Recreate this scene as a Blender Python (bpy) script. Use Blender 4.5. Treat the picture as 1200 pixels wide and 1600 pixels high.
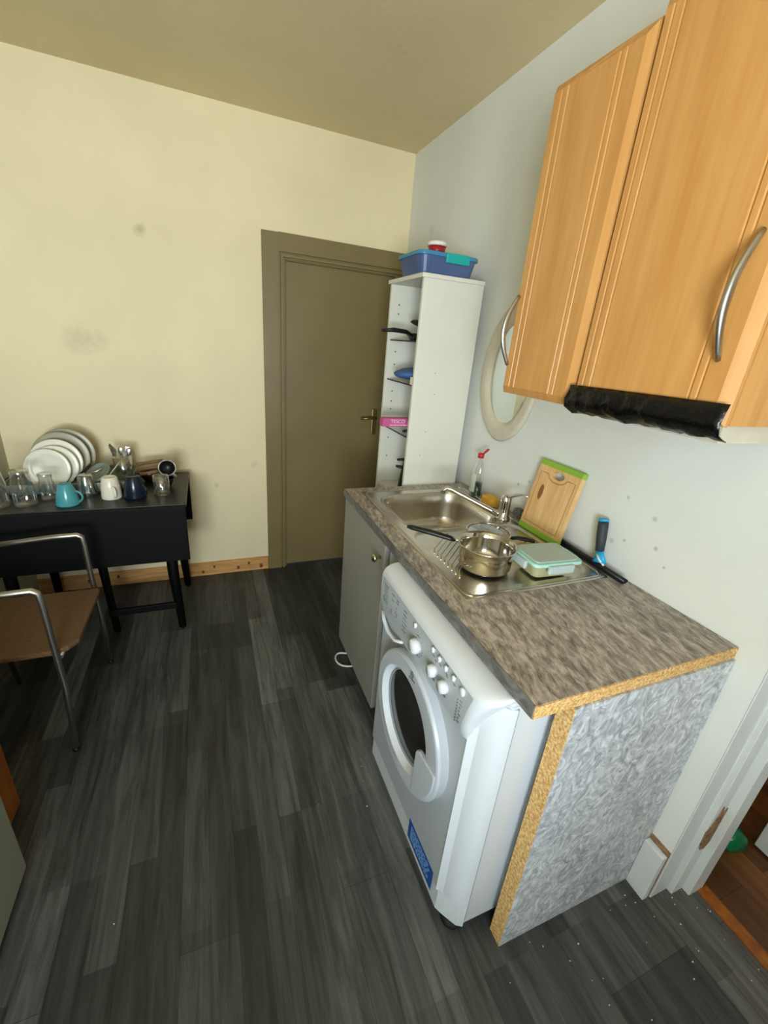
import bpy, bmesh, math, random
from mathutils import Vector, Matrix
random.seed(7)
PI = math.pi
D = bpy.data
for o in list(D.objects): D.objects.remove(o)
scn = bpy.context.scene
C = scn.collection

# ------------------------------------------------------------------ camera
cd = D.cameras.new('camera'); cam = D.objects.new('camera', cd); C.objects.link(cam)
cd.sensor_fit = 'VERTICAL'; cd.sensor_height = 24.0; cd.lens = 663.64 / 1600 * 24.0
cd.clip_start = 0.02
r_ = Vector((0.92748, -0.36511, 0.0804)); u_ = Vector((0.0663, 0.37227, 0.92575)); f_ = Vector((0.36794, 0.85329, -0.36948))
mt = Matrix((r_, u_, -f_)).transposed().to_4x4(); mt.translation = (-1.16877, -2.69872, 1.52752)
cam.matrix_world = mt
scn.camera = cam

# ------------------------------------------------------------------ light and exposure
scn.view_settings.view_transform = 'Standard'; scn.view_settings.look = 'None'
scn.view_settings.gamma = 1; scn.view_settings.use_curve_mapping = False
scn.view_settings.exposure = -0.17
w = D.worlds.new('world'); scn.world = w; w.use_nodes = True
bg = w.node_tree.nodes['Background']; bg.inputs[0].default_value = (0.75, 0.86, 1, 1); bg.inputs[1].default_value = 1.0
WIN = dict(x0=-2.1, x1=-1.15, z0=0.80, z1=2.15, y=-3.8)

def area(name, loc, rot, sx, sy, e, col):
    l = D.lights.new(name, 'AREA'); l.shape = 'RECTANGLE'; l.size = sx; l.size_y = sy; l.energy = e; l.color = col
    o = D.objects.new(name, l); C.objects.link(o); o.location = loc; o.rotation_euler = rot; return o
# daylight entering through the window in the wall behind the camera
area('window_daylight', ((WIN['x0'] + WIN['x1']) / 2, WIN['y'] - 0.16, (WIN['z0'] + WIN['z1']) / 2), (PI / 2, 0, 0),
     WIN['x1'] - WIN['x0'] - .1, WIN['z1'] - WIN['z0'] - .1, 76, (0.72, 0.88, 1.0))
# added fill aimed up from the same window to brighten the ceiling
area('ceiling_fill', ((WIN['x0'] + WIN['x1']) / 2, WIN['y'] - 0.18, WIN['z0'] + .35), (math.radians(145), 0, 0), WIN['x1'] - WIN['x0'] - .1, .7, 85, (0.90, 0.95, 0.98))
# added fill light that brightens the hall floor; no lamp is visible there
area('hall_fill', (0.9, -3.2, 2.3), (0, 0, 0), 0.25, 0.25, 9, (1.0, 0.86, 0.68))

# ------------------------------------------------------------------ materials
def lin(h):
    h = h.lstrip('#'); v = [int(h[i:i + 2], 16) / 255 for i in (0, 2, 4)]
    return tuple((x / 12.92 if x <= .04045 else ((x + .055) / 1.055) ** 2.4) for x in v) + (1,)
def mat(name, col, rough=.5, metal=0, spec=.5, var=0, vscale=8, stretch=(1, 1, 1), col2=None, bump=0, bscale=60, trans=0, ior=1.45, alpha=1, coat=0):
    m = D.materials.new(name); m.use_nodes = True; nt = m.node_tree; b = nt.nodes['Principled BSDF']
    c = lin(col) if isinstance(col, str) else col
    b.inputs['Base Color'].default_value = c; b.inputs['Roughness'].default_value = rough
    b.inputs['Metallic'].default_value = metal; b.inputs['Specular IOR Level'].default_value = spec
    b.inputs['Transmission Weight'].default_value = trans; b.inputs['IOR'].default_value = ior
    b.inputs['Alpha'].default_value = alpha; b.inputs['Coat Weight'].default_value = coat
    tc = nt.nodes.new('ShaderNodeTexCoord'); mp = nt.nodes.new('ShaderNodeMapping'); mp.inputs['Scale'].default_value = stretch
    nt.links.new(tc.outputs['Object'], mp.inputs[0])
    if col2 or var:
        n = nt.nodes.new('ShaderNodeTexNoise'); n.inputs['Scale'].default_value = vscale; n.inputs['Detail'].default_value = 6
        n.inputs['Roughness'].default_value = .6
        nt.links.new(mp.outputs[0], n.inputs['Vector'])
        rp = nt.nodes.new('ShaderNodeValToRGB'); rp.color_ramp.elements[0].position = .35; rp.color_ramp.elements[1].position = .65
        c2 = lin(col2) if col2 else tuple(max(0, x * (1 - var)) for x in c[:3]) + (1,)
        rp.color_ramp.elements[0].color = c2; rp.color_ramp.elements[1].color = c
        nt.links.new(n.outputs[0], rp.inputs[0]); nt.links.new(rp.outputs[0], b.inputs['Base Color'])
    if bump:
        n2 = nt.nodes.new('ShaderNodeTexNoise'); n2.inputs['Scale'].default_value = bscale; n2.inputs['Detail'].default_value = 5
        nt.links.new(mp.outputs[0], n2.inputs['Vector'])
        bp = nt.nodes.new('ShaderNodeBump'); bp.inputs['Strength'].default_value = bump; bp.inputs['Distance'].default_value = .01
        nt.links.new(n2.outputs[0], bp.inputs['Height']); nt.links.new(bp.outputs[0], b.inputs['Normal'])
    return m

def floor_mat(name, tones, length, width, rough=.42, along_y=True, grain=.5):
    m = D.materials.new(name); m.use_nodes = True; nt = m.node_tree; b = nt.nodes['Principled BSDF']; L = nt.links.new; N = nt.nodes.new
    tc = N('ShaderNodeTexCoord'); mp = N('ShaderNodeMapping'); L(tc.outputs['Object'], mp.inputs[0])
    if along_y: mp.inputs['Rotation'].default_value = (0, 0, PI / 2)
    def brick(sc_len, sc_w, off, c1, c2, mort):
        t = N('ShaderNodeTexBrick'); t.inputs['Scale'].default_value = 1; t.inputs['Brick Width'].default_value = sc_len
        t.inputs['Row Height'].default_value = sc_w; t.inputs['Mortar Size'].default_value = .0007; t.inputs['Mortar Smooth'].default_value = .1
        t.inputs['Color1'].default_value = lin(c1); t.inputs['Color2'].default_value = lin(c2); t.inputs['Mortar'].default_value = lin(mort)
        t.inputs['Bias'].default_value = 0; t.offset = off; t.offset_frequency = 3; t.squash = 1
        L(mp.outputs[0], t.inputs['Vector']); return t
    b1 = brick(length, width, .37, tones[0], tones[1], tones[2])
    b2 = brick(length * .47, width * .5, .6, 'FFFFFF', '828282', 'C0C0C0'); b2.inputs['Mortar Size'].default_value = 0
    mx = N('ShaderNodeMix'); mx.data_type = 'RGBA'; mx.blend_type = 'MULTIPLY'; mx.inputs[0].default_value = .75
    L(b1.outputs[0], mx.inputs[6]); L(b2.outputs[0], mx.inputs[7])
    mp2 = N('ShaderNodeMapping'); mp2.inputs['Scale'].default_value = (22, 1.6, 1) if along_y else (1.6, 22, 1); L(tc.outputs['Object'], mp2.inputs[0])
    n = N('ShaderNodeTexNoise'); n.inputs['Scale'].default_value = 1.5; n.inputs['Detail'].default_value = 9; n.inputs['Roughness'].default_value = .72; n.inputs['Distortion'].default_value = .6
    L(mp2.outputs[0], n.inputs['Vector'])
    rp = N('ShaderNodeValToRGB'); rp.color_ramp.elements[0].position = .36; rp.color_ramp.elements[0].color = (.26, .26, .26, 1); rp.color_ramp.elements[1].position = .66; rp.color_ramp.elements[1].color = (1.25, 1.25, 1.25, 1)
    L(n.outputs[0], rp.inputs[0])
    m2 = N('ShaderNodeMix'); m2.data_type = 'RGBA'; m2.blend_type = 'MULTIPLY'; m2.inputs[0].default_value = grain
    L(mx.outputs[2], m2.inputs[6]); L(rp.outputs[0], m2.inputs[7]); L(m2.outputs[2], b.inputs['Base Color'])
    b.inputs['Roughness'].default_value = rough; b.inputs['Specular IOR Level'].default_value = .45
    bp = N('ShaderNodeBump'); bp.inputs['Strength'].default_value = .12; bp.inputs['Distance'].default_value = .004
    L(n.outputs[0], bp.inputs['Height']); L(bp.outputs[0], b.inputs['Normal'])
    return m

def wall_mat(name, base, stains, rough=.85):
    """painted plaster: faint grime clouds plus round scuffs at given places (object space)"""
    m = D.materials.new(name); m.use_nodes = True; nt = m.node_tree; b = nt.nodes['Principled BSDF']; L = nt.links.new; N = nt.nodes.new
    tc = N('ShaderNodeTexCoord'); n = N('ShaderNodeTexNoise'); n.inputs['Scale'].default_value = 1.7; n.inputs['Detail'].default_value = 4
    L(tc.outputs['Object'], n.inputs['Vector'])
    rp = N('ShaderNodeValToRGB'); c = lin(base); rp.color_ramp.elements[0].color = tuple(x * .9 for x in c[:3]) + (1,); rp.color_ramp.elements[1].color = c
    rp.color_ramp.elements[0].position = .3; rp.color_ramp.elements[1].position = .6
    L(n.outputs[0], rp.inputs[0]); out = rp.outputs[0]
    for (p, rad, k, dark) in stains:
        vd = N('ShaderNodeVectorMath'); vd.operation = 'DISTANCE'; vd.inputs[1].default_value = p; L(tc.outputs['Object'], vd.inputs[0])
        n3 = N('ShaderNodeTexNoise'); n3.inputs['Scale'].default_value = 26; L(tc.outputs['Object'], n3.inputs['Vector'])
        ad = N('ShaderNodeMath'); ad.operation = 'MULTIPLY_ADD'; ad.inputs[1].default_value = rad * .9; L(n3.outputs[0], ad.inputs[0]); L(vd.outputs['Value'], ad.inputs[2])
        mr = N('ShaderNodeMapRange'); mr.inputs[1].default_value = rad * .35; mr.inputs[2].default_value = rad * 1.4; mr.inputs[3].default_value = k; mr.inputs[4].default_value = 0
        L(ad.outputs[0], mr.inputs[0])
        mx = N('ShaderNodeMix'); mx.data_type = 'RGBA'; L(mr.outputs[0], mx.inputs[0]); L(out, mx.inputs[6]); mx.inputs[7].default_value = lin(dark); out = mx.outputs[2]
    L(out, b.inputs['Base Color']); b.inputs['Roughness'].default_value = rough; b.inputs['Specular IOR Level'].default_value = .3
    n2 = N('ShaderNodeTexNoise'); n2.inputs['Scale'].default_value = 35; n2.inputs['Detail'].default_value = 6; L(tc.outputs['Object'], n2.inputs['Vector'])
    bp = N('ShaderNodeBump'); bp.inputs['Strength'].default_value = .15; bp.inputs['Distance'].default_value = .006; L(n2.outputs[0], bp.inputs['Height']); L(bp.outputs[0], b.inputs['Normal'])
    return m

def glass_mat(name, tint=(1, 1, 1, 1), amt=.82, rough=.03):
    m = D.materials.new(name); m.use_nodes = True; nt = m.node_tree; L = nt.links.new; N = nt.nodes.new
    nt.nodes.remove(nt.nodes['Principled BSDF']); out = nt.nodes['Material Output']
    t = N('ShaderNodeBsdfTransparent'); t.inputs[0].default_value = tint
    g = N('ShaderNodeBsdfGlossy'); g.inputs['Roughness'].default_value = rough; g.inputs[0].default_value = (.95, .97, 1, 1)
    fr = N('ShaderNodeLayerWeight'); fr.inputs[0].default_value = .35
    mr = N('ShaderNodeMapRange'); mr.inputs[3].default_value = 1 - amt; mr.inputs[4].default_value = .75; L(fr.outputs['Facing'], mr.inputs[0])
    mx = N('ShaderNodeMixShader'); L(mr.outputs[0], mx.inputs[0]); L(t.outputs[0], mx.inputs[1]); L(g.outputs[0], mx.inputs[2]); L(mx.outputs[0], out.inputs[0])
    return m

M = {}
M['floor'] = floor_mat('dark_plank_vinyl', ('6C6C69', '434443', '2C2D2D'), 1.22, .148, .45, True, .9)
M['hallfloor'] = floor_mat('orange_boards', ('9A6232', '6E4222', '2A180C'), 2.4, .11, .35)
M['wallback'] = wall_mat('cream_paint', 'EBDCB4', [((-1.42, 0, 1.94), .035, .55, '8C8468'), ((-1.75, 0, 1.42), .10, .25, '8C8468'), ((-1.66, 0, 1.42), .06, .2, '8C8468'), ((-1.15, 0, .62), .02, .4, '8C8468'), ((-.92, 0, .75), .03, .25, '8C8468'), ((-2.1, 0, 1.33), .03, .3, '8C8468')])
M['wallright'] = wall_mat('off_white_paint', 'E4E5DE', [((0, -1.84, 1.0), 0.0121, .5, '7A7A78'), ((0, -1.98, 1.04), 0.0099, .6, '6A6A68'), ((0, -1.95, 1.12), 0.0110, .5, '6A6A68'), ((0, -1.42, 1.06), 0.0110, .6, '6A6058'), ((0, -1.36, 1.03), 0.0077, .6, '6A6058'), ((0, -1.85, 1.15), 0.0077, .5, '6A6A68'), ((0, -1.88, 1.02), 0.0066, .7, '6A6A68'), ((0, -2.02, 1.0), 0.0066, .7, '6A6A68'), ((0, -.3, 2.1), .04, .2, '8C8468')])
M['ceil'] = wall_mat('ceiling_paint', 'DDCBA0', [])
M['plain'] = wall_mat('side_wall_paint', 'C9C3AC', [])
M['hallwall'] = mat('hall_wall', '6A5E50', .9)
M['olive'] = mat('olive_gloss_paint', '7F7049', .38, var=.12, vscale=3, bump=.05, bscale=30)
M['pine'] = mat('bare_pine', 'D9A868', .6, col2='B87F45', vscale=5, stretch=(1, 6, 10))
M['knot'] = mat('pine_knot', '7A4A22', .7)
M['whitegloss'] = mat('white_gloss_paint', 'DDE0DE', .3, var=.06, vscale=6, bump=.06, bscale=25)
M['rawwood'] = mat('chipped_bare_wood', 'A5825F', .9, col2='6E5038', vscale=60)
M['oak'] = mat('oak_foil', 'CF9A5A', .42, col2='C28A4A', vscale=4, stretch=(9, 9, .7))
M['whitemel'] = mat('white_melamine', 'D8D6C4', .4, var=.03)
M['whitemel2'] = mat('white_melamine_aged', 'DCDACB', .42, var=.05, vscale=4)
M['chip'] = mat('raw_chipboard', 'EFCB8C', .85, col2='B5813F', vscale=150, bump=.3, bscale=200)
M['greydoor'] = mat('grey_cabinet_paint', '8F8D82', .42, var=.06, vscale=3)
M['steel'] = mat('stainless_steel', 'D0C9BC', .27, 1, var=.12, vscale=14, bump=.02, bscale=40)
M['steelbr'] = mat('polished_steel', 'C9C4BA', .12, 1)
M['chrome'] = mat('chrome', 'D6D4D0', .1, 1)
M['satin'] = mat('satin_metal', 'B4B1AA', .33, 1)
M['brass'] = mat('aged_brass', '8E8058', .35, 1)
M['knobm'] = mat('champagne_knob', 'C9BE9A', .25, 1)
M['black'] = mat('black_plastic', '101112', .4)
M['blackwood'] = mat('black_painted_wood', '060606', .6, spec=.2)
M['tablewood'] = mat('black_worn_table_paint', '25261F', .4, col2='161610', vscale=5)
M['bag'] = mat('black_polythene', '050507', .22, bump=.5, bscale=40)
M['wm'] = mat('white_enamel', 'D2D6DA', .3, coat=.2)
M['wmgrey'] = mat('pale_grey_fascia', 'ACB1B3', .4)
M['wmfront'] = mat('shade_toned_white_front', 'A9AEB1', .35)  # white machine front; the shade on it is painted in as grey
M['print'] = mat('grey_print', '6E7478', .6)
M['blue'] = mat('blue_sticker', '0F4C94', .4)
M['bluelt'] = mat('pale_blue_print', '7FA4D6', .5)
M['darkglass'] = mat('dark_door_glass', '1C1B1A', .08, spec=.7)
M['seal'] = mat('grey_rubber_seal', '8B9196', .45)
M['rubber'] = mat('black_rubber', '0C0C0C', .7)
M['glass'] = glass_mat('clear_glass')
M['pane'] = glass_mat('window_glass', amt=.97)
M['glassb'] = glass_mat('bottle_plastic', amt=.95)
M['frost'] = glass_mat('greyish_glass', (.82, .84, .8, 1), .7, .15)
M['greenliq'] = mat('dark_green_liquid', '06392C', .15)
M['red'] = mat('red_plastic', 'C22632', .35)
M['tubred'] = mat('dark_red_plastic', 'A02028', .3)
M['whitepl'] = mat('white_plastic', 'E6E2D2', .4)
M['bluebox'] = mat('translucent_blue_plastic', '5C6F98', .35, col2='465C8C', vscale=6, trans=.2)
M['bluelid'] = mat('blue_lid', '3F84A8', .35)
M['teal'] = mat('teal_clip', '1EA7A0', .4)
M['mint'] = mat('mint_silicone', 'A9D9C9', .4)
M['cliplt'] = mat('clear_pale_plastic', 'D3E2DE', .25, trans=.35)
M['food'] = mat('glass_dish_greenish', 'D4D0A0', .15, trans=.35)
M['greenpl'] = mat('green_plastic', '8FB83A', .45)
M['bamboo'] = mat('bamboo_board', 'E8C088', .5, col2='D2A468', vscale=5, stretch=(1, 9, 1))
M['bamboodark'] = mat('wet_stain', '8A5A2E', .5)
M['cyan'] = mat('cyan_plastic', '1FA6DA', .35)
M['gripgrey'] = mat('dark_grey_grip', '33373B', .6)
M['yellow'] = mat('yellow_sponge', 'E0A83A', .9, bump=.6, bscale=120)
M['wool'] = mat('steel_wool', 'B8B6B0', .4, .3, col2='4A4A48', vscale=110, bump=1, bscale=120)
M['mugteal'] = mat('teal_ceramic', '4A9298', .2, spec=.6)
M['mugwhite'] = mat('cream_ceramic', 'DCD6C2', .25)
M['mugnavy'] = mat('navy_ceramic', '131C2A', .2)
M['muggrey'] = mat('smoky_ceramic', '7B7C72', .35)
M['plate'] = mat('white_porcelain', 'E2DECB', .25)
M['plategrey'] = mat('stone_grey_porcelain', 'A29B84', .3)
M['rack'] = mat('grey_green_plastic', '83897A', .45)
M['brownwood'] = mat('brown_wood', '8A6748', .6, var=.3, vscale=20)
M['maroon'] = mat('maroon_ceramic', '3C1A18', .3)
M['darkin'] = mat('dark_glaze', '17130E', .35)
M['seat'] = mat('brown_woven_seat', '6E5234', .75, col2='5A4128', vscale=60, stretch=(1, 3, 1), bump=.3, bscale=150)
M['bluecloth'] = mat('blue_bag', '3E6398', .6, bump=.4, bscale=25)
M['pinkbox'] = mat('pink_card', 'C2568C', .5)
M['textwhite'] = mat('pale_pink_print', 'F0D0DE', .6)
M['boxgrey'] = mat('grey_white_panel', '8F9184', .5)
M['orangepine'] = mat('varnished_pine', 'A8641E', .35, col2='7E4410', vscale=4, stretch=(6, 6, 1))
M['greenhall'] = mat('green_plastic_bottle', '0C7A4C', .25)
M['cream'] = mat('cream_frame_paint', 'CFC7B0', .5, var=.08, vscale=20)
M['mirror'] = mat('mirror_glass', 'D4D9D2', .06, 1)
M['crumb'] = mat('crumbs', 'D9D4C6', .9)
M['cablewhite'] = mat('white_cable', 'DADAD4', .4)
M['label'] = mat('paper_label', 'C9CFC6', .5)
M['salad'] = mat('grey_cloth', '7C8482', .8)

def laminate(name, a, bb, c3, rot, scl, vs, dist=1.2):
    m = D.materials.new(name); m.use_nodes = True; nt = m.node_tree; b = nt.nodes['Principled BSDF']; L = nt.links.new; N = nt.nodes.new
    tc = N('ShaderNodeTexCoord'); mp = N('ShaderNodeMapping'); mp.inputs['Rotation'].default_value = rot; mp.vector_type = 'TEXTURE'
    mp.inputs['Scale'].default_value = scl; L(tc.outputs['Object'], mp.inputs[0])
    n = N('ShaderNodeTexNoise'); n.inputs['Scale'].default_value = vs; n.inputs['Detail'].default_value = 7; n.inputs['Roughness'].default_value = .68; n.inputs['Distortion'].default_value = dist
    L(mp.outputs[0], n.inputs['Vector'])
    rp = N('ShaderNodeValToRGB'); e = rp.color_ramp.elements; e[0].position = .36; e[0].color = lin(a); e[1].position = .64; e[1].color = lin(c3)
    k = e.new(.5); k.color = lin(bb); L(n.outputs[0], rp.inputs[0]); L(rp.outputs[0], b.inputs['Base Color'])
    b.inputs['Roughness'].default_value = .38
    return m
M['lamtop'] = laminate('grey_stone_laminate', '685E56', '9A8F84', 'C6BBAF', (0, 0, math.radians(78)), (3.0, 1, 1), 75, .5)
M['lamedge'] = laminate('grey_stone_edge', '4C4A48', '63605C', '7C7874', (0, 0, 0), (1, 2, 1), 30)
M['lampanel'] = laminate('grey_swirl_laminate', '8C9094', 'BABDC0', 'E4E6E8', (0, .3, 0), (1, 1, 1.35), 24, 2.6)

# ------------------------------------------------------------------ mesh building
class MB:
    def __init__(s): s.v = []; s.f = []; s.mi = []; s.sm = []
    def add(s, vs, fs, mi=0, smooth=False):
        o = len(s.v); s.v += [tuple(v) for v in vs]; s.f += [tuple(i + o for i in f) for f in fs]; s.mi += [mi] * len(fs); s.sm += [smooth] * len(fs); return s
    def box(s, x0, x1, y0, y1, z0, z1, mi=0):
        x0, x1 = sorted((x0, x1)); y0, y1 = sorted((y0, y1)); z0, z1 = sorted((z0, z1))
        v = [(x, y, z) for z in (z0, z1) for y in (y0, y1) for x in (x0, x1)]
        return s.add(v, [(0, 2, 3, 1), (4, 5, 7, 6), (0, 1, 5, 4), (2, 6, 7, 3), (0, 4, 6, 2), (1, 3, 7, 5)], mi)
    def prism(s, pts, axis, a, b, mi=0, smooth=False):
        n = len(pts)
        def mk(p, t):
            return {'x': (t, p[0], p[1]), 'y': (p[0], t, p[1]), 'z': (p[0], p[1], t)}[axis]
        v = [mk(p, a) for p in pts] + [mk(p, b) for p in pts]
        s.add(v, [tuple(range(n))[::-1], tuple(range(n, 2 * n))], mi)
        o = len(s.v) - 2 * n
        for i in range(n): s.f.append((o + i, o + (i + 1) % n, o + n + (i + 1) % n, o + n + i)); s.mi.append(mi); s.sm.append(smooth)
        return s
    def tube(s, pts, r, n=10, mi=0, closed=False, rs=None, flat=None):
        pts = [Vector(p) for p in pts]; m = len(pts); rings = []; up = None
        for i, p in enumerate(pts):
            if closed: t = (pts[(i + 1) % m] - pts[i - 1]).normalized()
            else: t = ((pts[min(i + 1, m - 1)] - pts[i]).normalized() + (pts[i] - pts[max(i - 1, 0)]).normalized())
            if t.length < 1e-6: t = Vector((0, 0, 1))
            t.normalize()
            if up is None: up = Vector((0, 0, 1)) if abs(t.z) < .9 else Vector((1, 0, 0))
            a = t.cross(up)
            if a.length < 1e-4: a = t.cross(Vector((0, 1, 0)))
            a.normalize(); b = a.cross(t).normalized(); up = b
            rr = rs[i] if rs else r; k = flat if flat else 1
            rings.append([p + a * rr * math.cos(2 * PI * j / n) + b * rr * k * math.sin(2 * PI * j / n) for j in range(n)])
        v = [q for R in rings for q in R]; f = []
        for i in range(m if closed else m - 1):
            for j in range(n): f.append((i * n + j, i * n + (j + 1) % n, ((i + 1) % m) * n + (j + 1) % n, ((i + 1) % m) * n + j))
        s.add(v, f, mi, True)
        if not closed: 
            o = len(s.v) - len(v); s.f += [tuple(o + j for j in range(n))[::-1], tuple(o + (m - 1) * n + j for j in range(n))]; s.mi += [mi] * 2; s.sm += [False] * 2
        return s
    def lathe(s, prof, c=(0, 0, 0), n=32, mi=0, sx=1, sy=1, axis='z', cap=True, smooth=True):
        v = []; f = []; k = len(prof)
        for r, z in prof:
            for j in range(n):
                a = 2 * PI * j / n; p = (r * sx * math.cos(a), r * sy * math.sin(a), z)
                if axis == 'x': p = (p[2], p[0], p[1])
                if axis == 'y': p = (p[0], p[2], p[1])
                v.append((p[0] + c[0], p[1] + c[1], p[2] + c[2]))
        for i in range(k - 1):
            for j in range(n): f.append((i * n + j, i * n + (j + 1) % n, (i + 1) * n + (j + 1) % n, (i + 1) * n + j))
        s.add(v, f, mi, smooth); o = len(s.v) - len(v)
        if cap:
            for i, rev in ((0, True), (k - 1, False)):
                if prof[i][0] > 1e-5:
                    q = tuple(o + i * n + j for j in range(n)); s.f.append(q[::-1] if rev else q); s.mi.append(mi); s.sm.append(False)
        return s
    def xf(s, mtx, start=0):
        s.v = s.v[:start] + [tuple(mtx @ Vector(p)) for p in s.v[start:]]; return s
    def build(s, name, mats, parent=None, bevel=0, seg=2, local=False, sub=0):
        off = Vector((0, 0, 0)); q = parent
        while q is not None and not local: off += q.location; q = q.parent
        me = D.meshes.new(name); me.from_pydata([tuple(Vector(p) - off) for p in s.v], [], s.f)
        for i, p in enumerate(me.polygons): p.material_index = s.mi[i]; p.use_smooth = s.sm[i]
        bm = bmesh.new(); bm.from_mesh(me); bmesh.ops.remove_doubles(bm, verts=bm.verts, dist=1e-6); bmesh.ops.recalc_face_normals(bm, faces=bm.faces); bm.to_mesh(me); bm.free()
        for m in (mats if isinstance(mats, (list, tuple)) else [mats]): me.materials.append(m)
        o = D.objects.new(name, me); C.objects.link(o)
        if parent is not None: o.parent = parent
        if bevel:
            b = o.modifiers.new('bevel', 'BEVEL'); b.width = bevel; b.segments = seg; b.limit_method = 'ANGLE'; b.angle_limit = math.radians(40)
        if sub:
            b = o.modifiers.new('sub', 'SUBSURF'); b.levels = sub; b.render_levels = sub
        return o
def thing(name, label, cat, loc=(0, 0, 0), rot=(0, 0, 0), group=None):
    o = D.objects.new(name, None); C.objects.link(o); o.location = loc; o.rotation_euler = rot; o.empty_display_size = .05
    return tag(o, label, cat, group)
def tag(o, label, cat, group=None, kind=None):
    o['label'] = label; o['category'] = cat
    if group: o['group'] = group
    if kind: o['kind'] = kind
    return o
def struct(o, label=None, cat=None):
    o['kind'] = 'structure'
    if label: o['label'] = label
    if cat: o['category'] = cat
    return o
def dup(root, loc, rotz, label, group=None):
    r = root.copy(); C.objects.link(r); r.location = loc; r.rotation_euler = (0, 0, rotz); r['label'] = label
    if group: r['group'] = group
    for ch in list(root.children):
        c = ch.copy(); C.objects.link(c); c.parent = r
        for g in ch.children: d = g.copy(); C.objects.link(d); d.parent = c
    return r
def arc(c, r, a0, a1, n, plane='xy'):
    out = []
    for i in range(n + 1):
        a = math.radians(a0 + (a1 - a0) * i / n); x, y = r * math.cos(a), r * math.sin(a)
        out.append((c[0] + x, c[1] + y))
    return out
def rrect(x0, x1, y0, y1, r, n=5):
    p = []
    for cx, cy, a in ((x1 - r, y1 - r, 0), (x0 + r, y1 - r, 90), (x0 + r, y0 + r, 180), (x1 - r, y0 + r, 270)): p += arc((cx, cy), r, a, a + 90, n)
    return p
def text_mesh(name, s, size, mtx, m, parent, depth=.0004):
    cu = D.curves.new(name, 'FONT'); cu.body = s; cu.size = size; cu.extrude = depth; cu.align_x = 'CENTER'; cu.align_y = 'CENTER'
    t = D.objects.new(name, cu); C.objects.link(t)
    me = D.meshes.new_from_object(t.evaluated_get(bpy.context.evaluated_depsgraph_get())); D.objects.remove(t); D.curves.remove(cu)
    off = Vector((0, 0, 0)); q = parent
    while q is not None: off += q.location; q = q.parent
    me.transform(Matrix.Translation(-off) @ mtx); me.materials.clear(); me.materials.append(m)
    o = D.objects.new(name, me); C.objects.link(o); o.parent = parent; return o
def frame3(origin, ex, ey):
    ex = Vector(ex).normalized(); ey = Vector(ey).normalized(); ez = ex.cross(ey)
    m_ = Matrix((ex, ey, ez)).transposed().to_4x4(); m_.translation = origin; return m_

# ================================================================== SETTING
H = 2.514; XL = -2.155; YF = WIN['y']; DE = -2.318   # doorway starts here
struct(MB().box(XL - .1, .185, YF - .1, .1, -.05, 0).build('floor', M['floor']))
struct(MB().box(.185, 1.9, -4.0, -1.4, -.055, -.004).build('floor_hall', M['hallfloor']))
struct(MB().box(XL - .1, 1.9, YF - .1, .1, H, H + .08).build('ceiling', M['ceil']))
wb = MB(); wb.box(XL - .1, -.752, 0, .1, 0, H).box(-.03, .19, 0, .1, 0, H).box(-.752, -.03, 0, .1, 1.93, H)
struct(wb.build('wall_back', M['wallback']))
struct(MB().box(XL - .1, XL, YF, 0, 0, H).build('wall_left', M['plain']))
wr = MB(); wr.box(0, .185, DE, 0, 0, H).box(0, .185, -3.2, DE, 2.02, H).box(0, .185, YF, -3.2, 0, H)
struct(wr.build('wall_right', M['wallright']))
wf = MB(); wf.box(XL, WIN['x0'], YF - .1, YF, 0, H).box(WIN['x1'], .185, YF - .1, YF, 0, H).box(WIN['x0'], WIN['x1'], YF - .1, YF, 0, WIN['z0']).box(WIN['x0'], WIN['x1'], YF - .1, YF, WIN['z1'], H)
struct(wf.build('wall_front', M['plain']))
hw = MB(); hw.box(1.8, 1.9, -4.0, -1.4, 0, H).box(.185, 1.9, -1.5, -1.4, 0, H).box(.185, 1.9, -4.0, -3.9, 0, H)
struct(hw.build('wall_hall', M['hallwall']))
# window behind the camera
wn = D.objects.new('window_1', None); C.objects.link(wn); wn.location = ((WIN['x0'] + WIN['x1']) / 2, YF - .05, WIN['z0']); struct(wn)
fr = MB(); a, b, c, d = WIN['x0'], WIN['x1'], WIN['z0'], WIN['z1']
fr.box(a, b, YF - .07, YF - .03, c, c + .05).box(a, b, YF - .07, YF - .03, d - .05, d).box(a, a + .05, YF - .07, YF - .03, c + .05, d - .05).box(b - .05, b, YF - .07, YF - .03, c + .05, d - .05).box((a + b) / 2 - .025, (a + b) / 2 + .025, YF - .07, YF - .03, c + .05, d - .05)
fr.build('window_frame', M['whitegloss'], wn, bevel=.003)
MB().box(a + .05, b - .05, YF - .052, YF - .048, c + .05, d - .05).build('window_pane', M['pane'], wn)

# olive back door
dr = D.objects.new('door_1', None); C.objects.link(dr); dr.location = (-.4, 0, 0); struct(dr)
MB().box(-.722, -.07, .012, .05, .008, 1.9).build('door_panel', M['olive'], dr, bevel=.002)
arch = MB()
X0, X1, XT = -.849, -.722, 2.025
def mould(xa, xb, ya, yb): return (xa, xb, ya, yb)
for (ia, ib, yd) in ((0, .088, -.022), (.088, .098, -.012), (.098, .112, -.026), (.112, .120, -.010)):
    arch.box(X0 + ia, X0 + ib, yd, 0, 0, XT - ia)                       # left board
    arch.box(X0 + ib, -.004 , yd, 0, XT - ib, XT - ia)                   # head board
arch.box(X0 + .120, -.722 , -.004, .05, 0, 1.91).box(-.752, -.03, -.004, .06, 1.9, 1.93)
arch.box(-.07, -.03, -.012, .06, 0, 1.93).box(-.03, -.004, -.02, 0, 0, 1.93)
arch.build('door_frame', M['olive'], dr, bevel=.002)
hd = MB(); hd.box(-.152, -.118, .002, .012, .94, 1.11)
hd.build('handle_plate', M['brass'], dr, bevel=.004)
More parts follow.
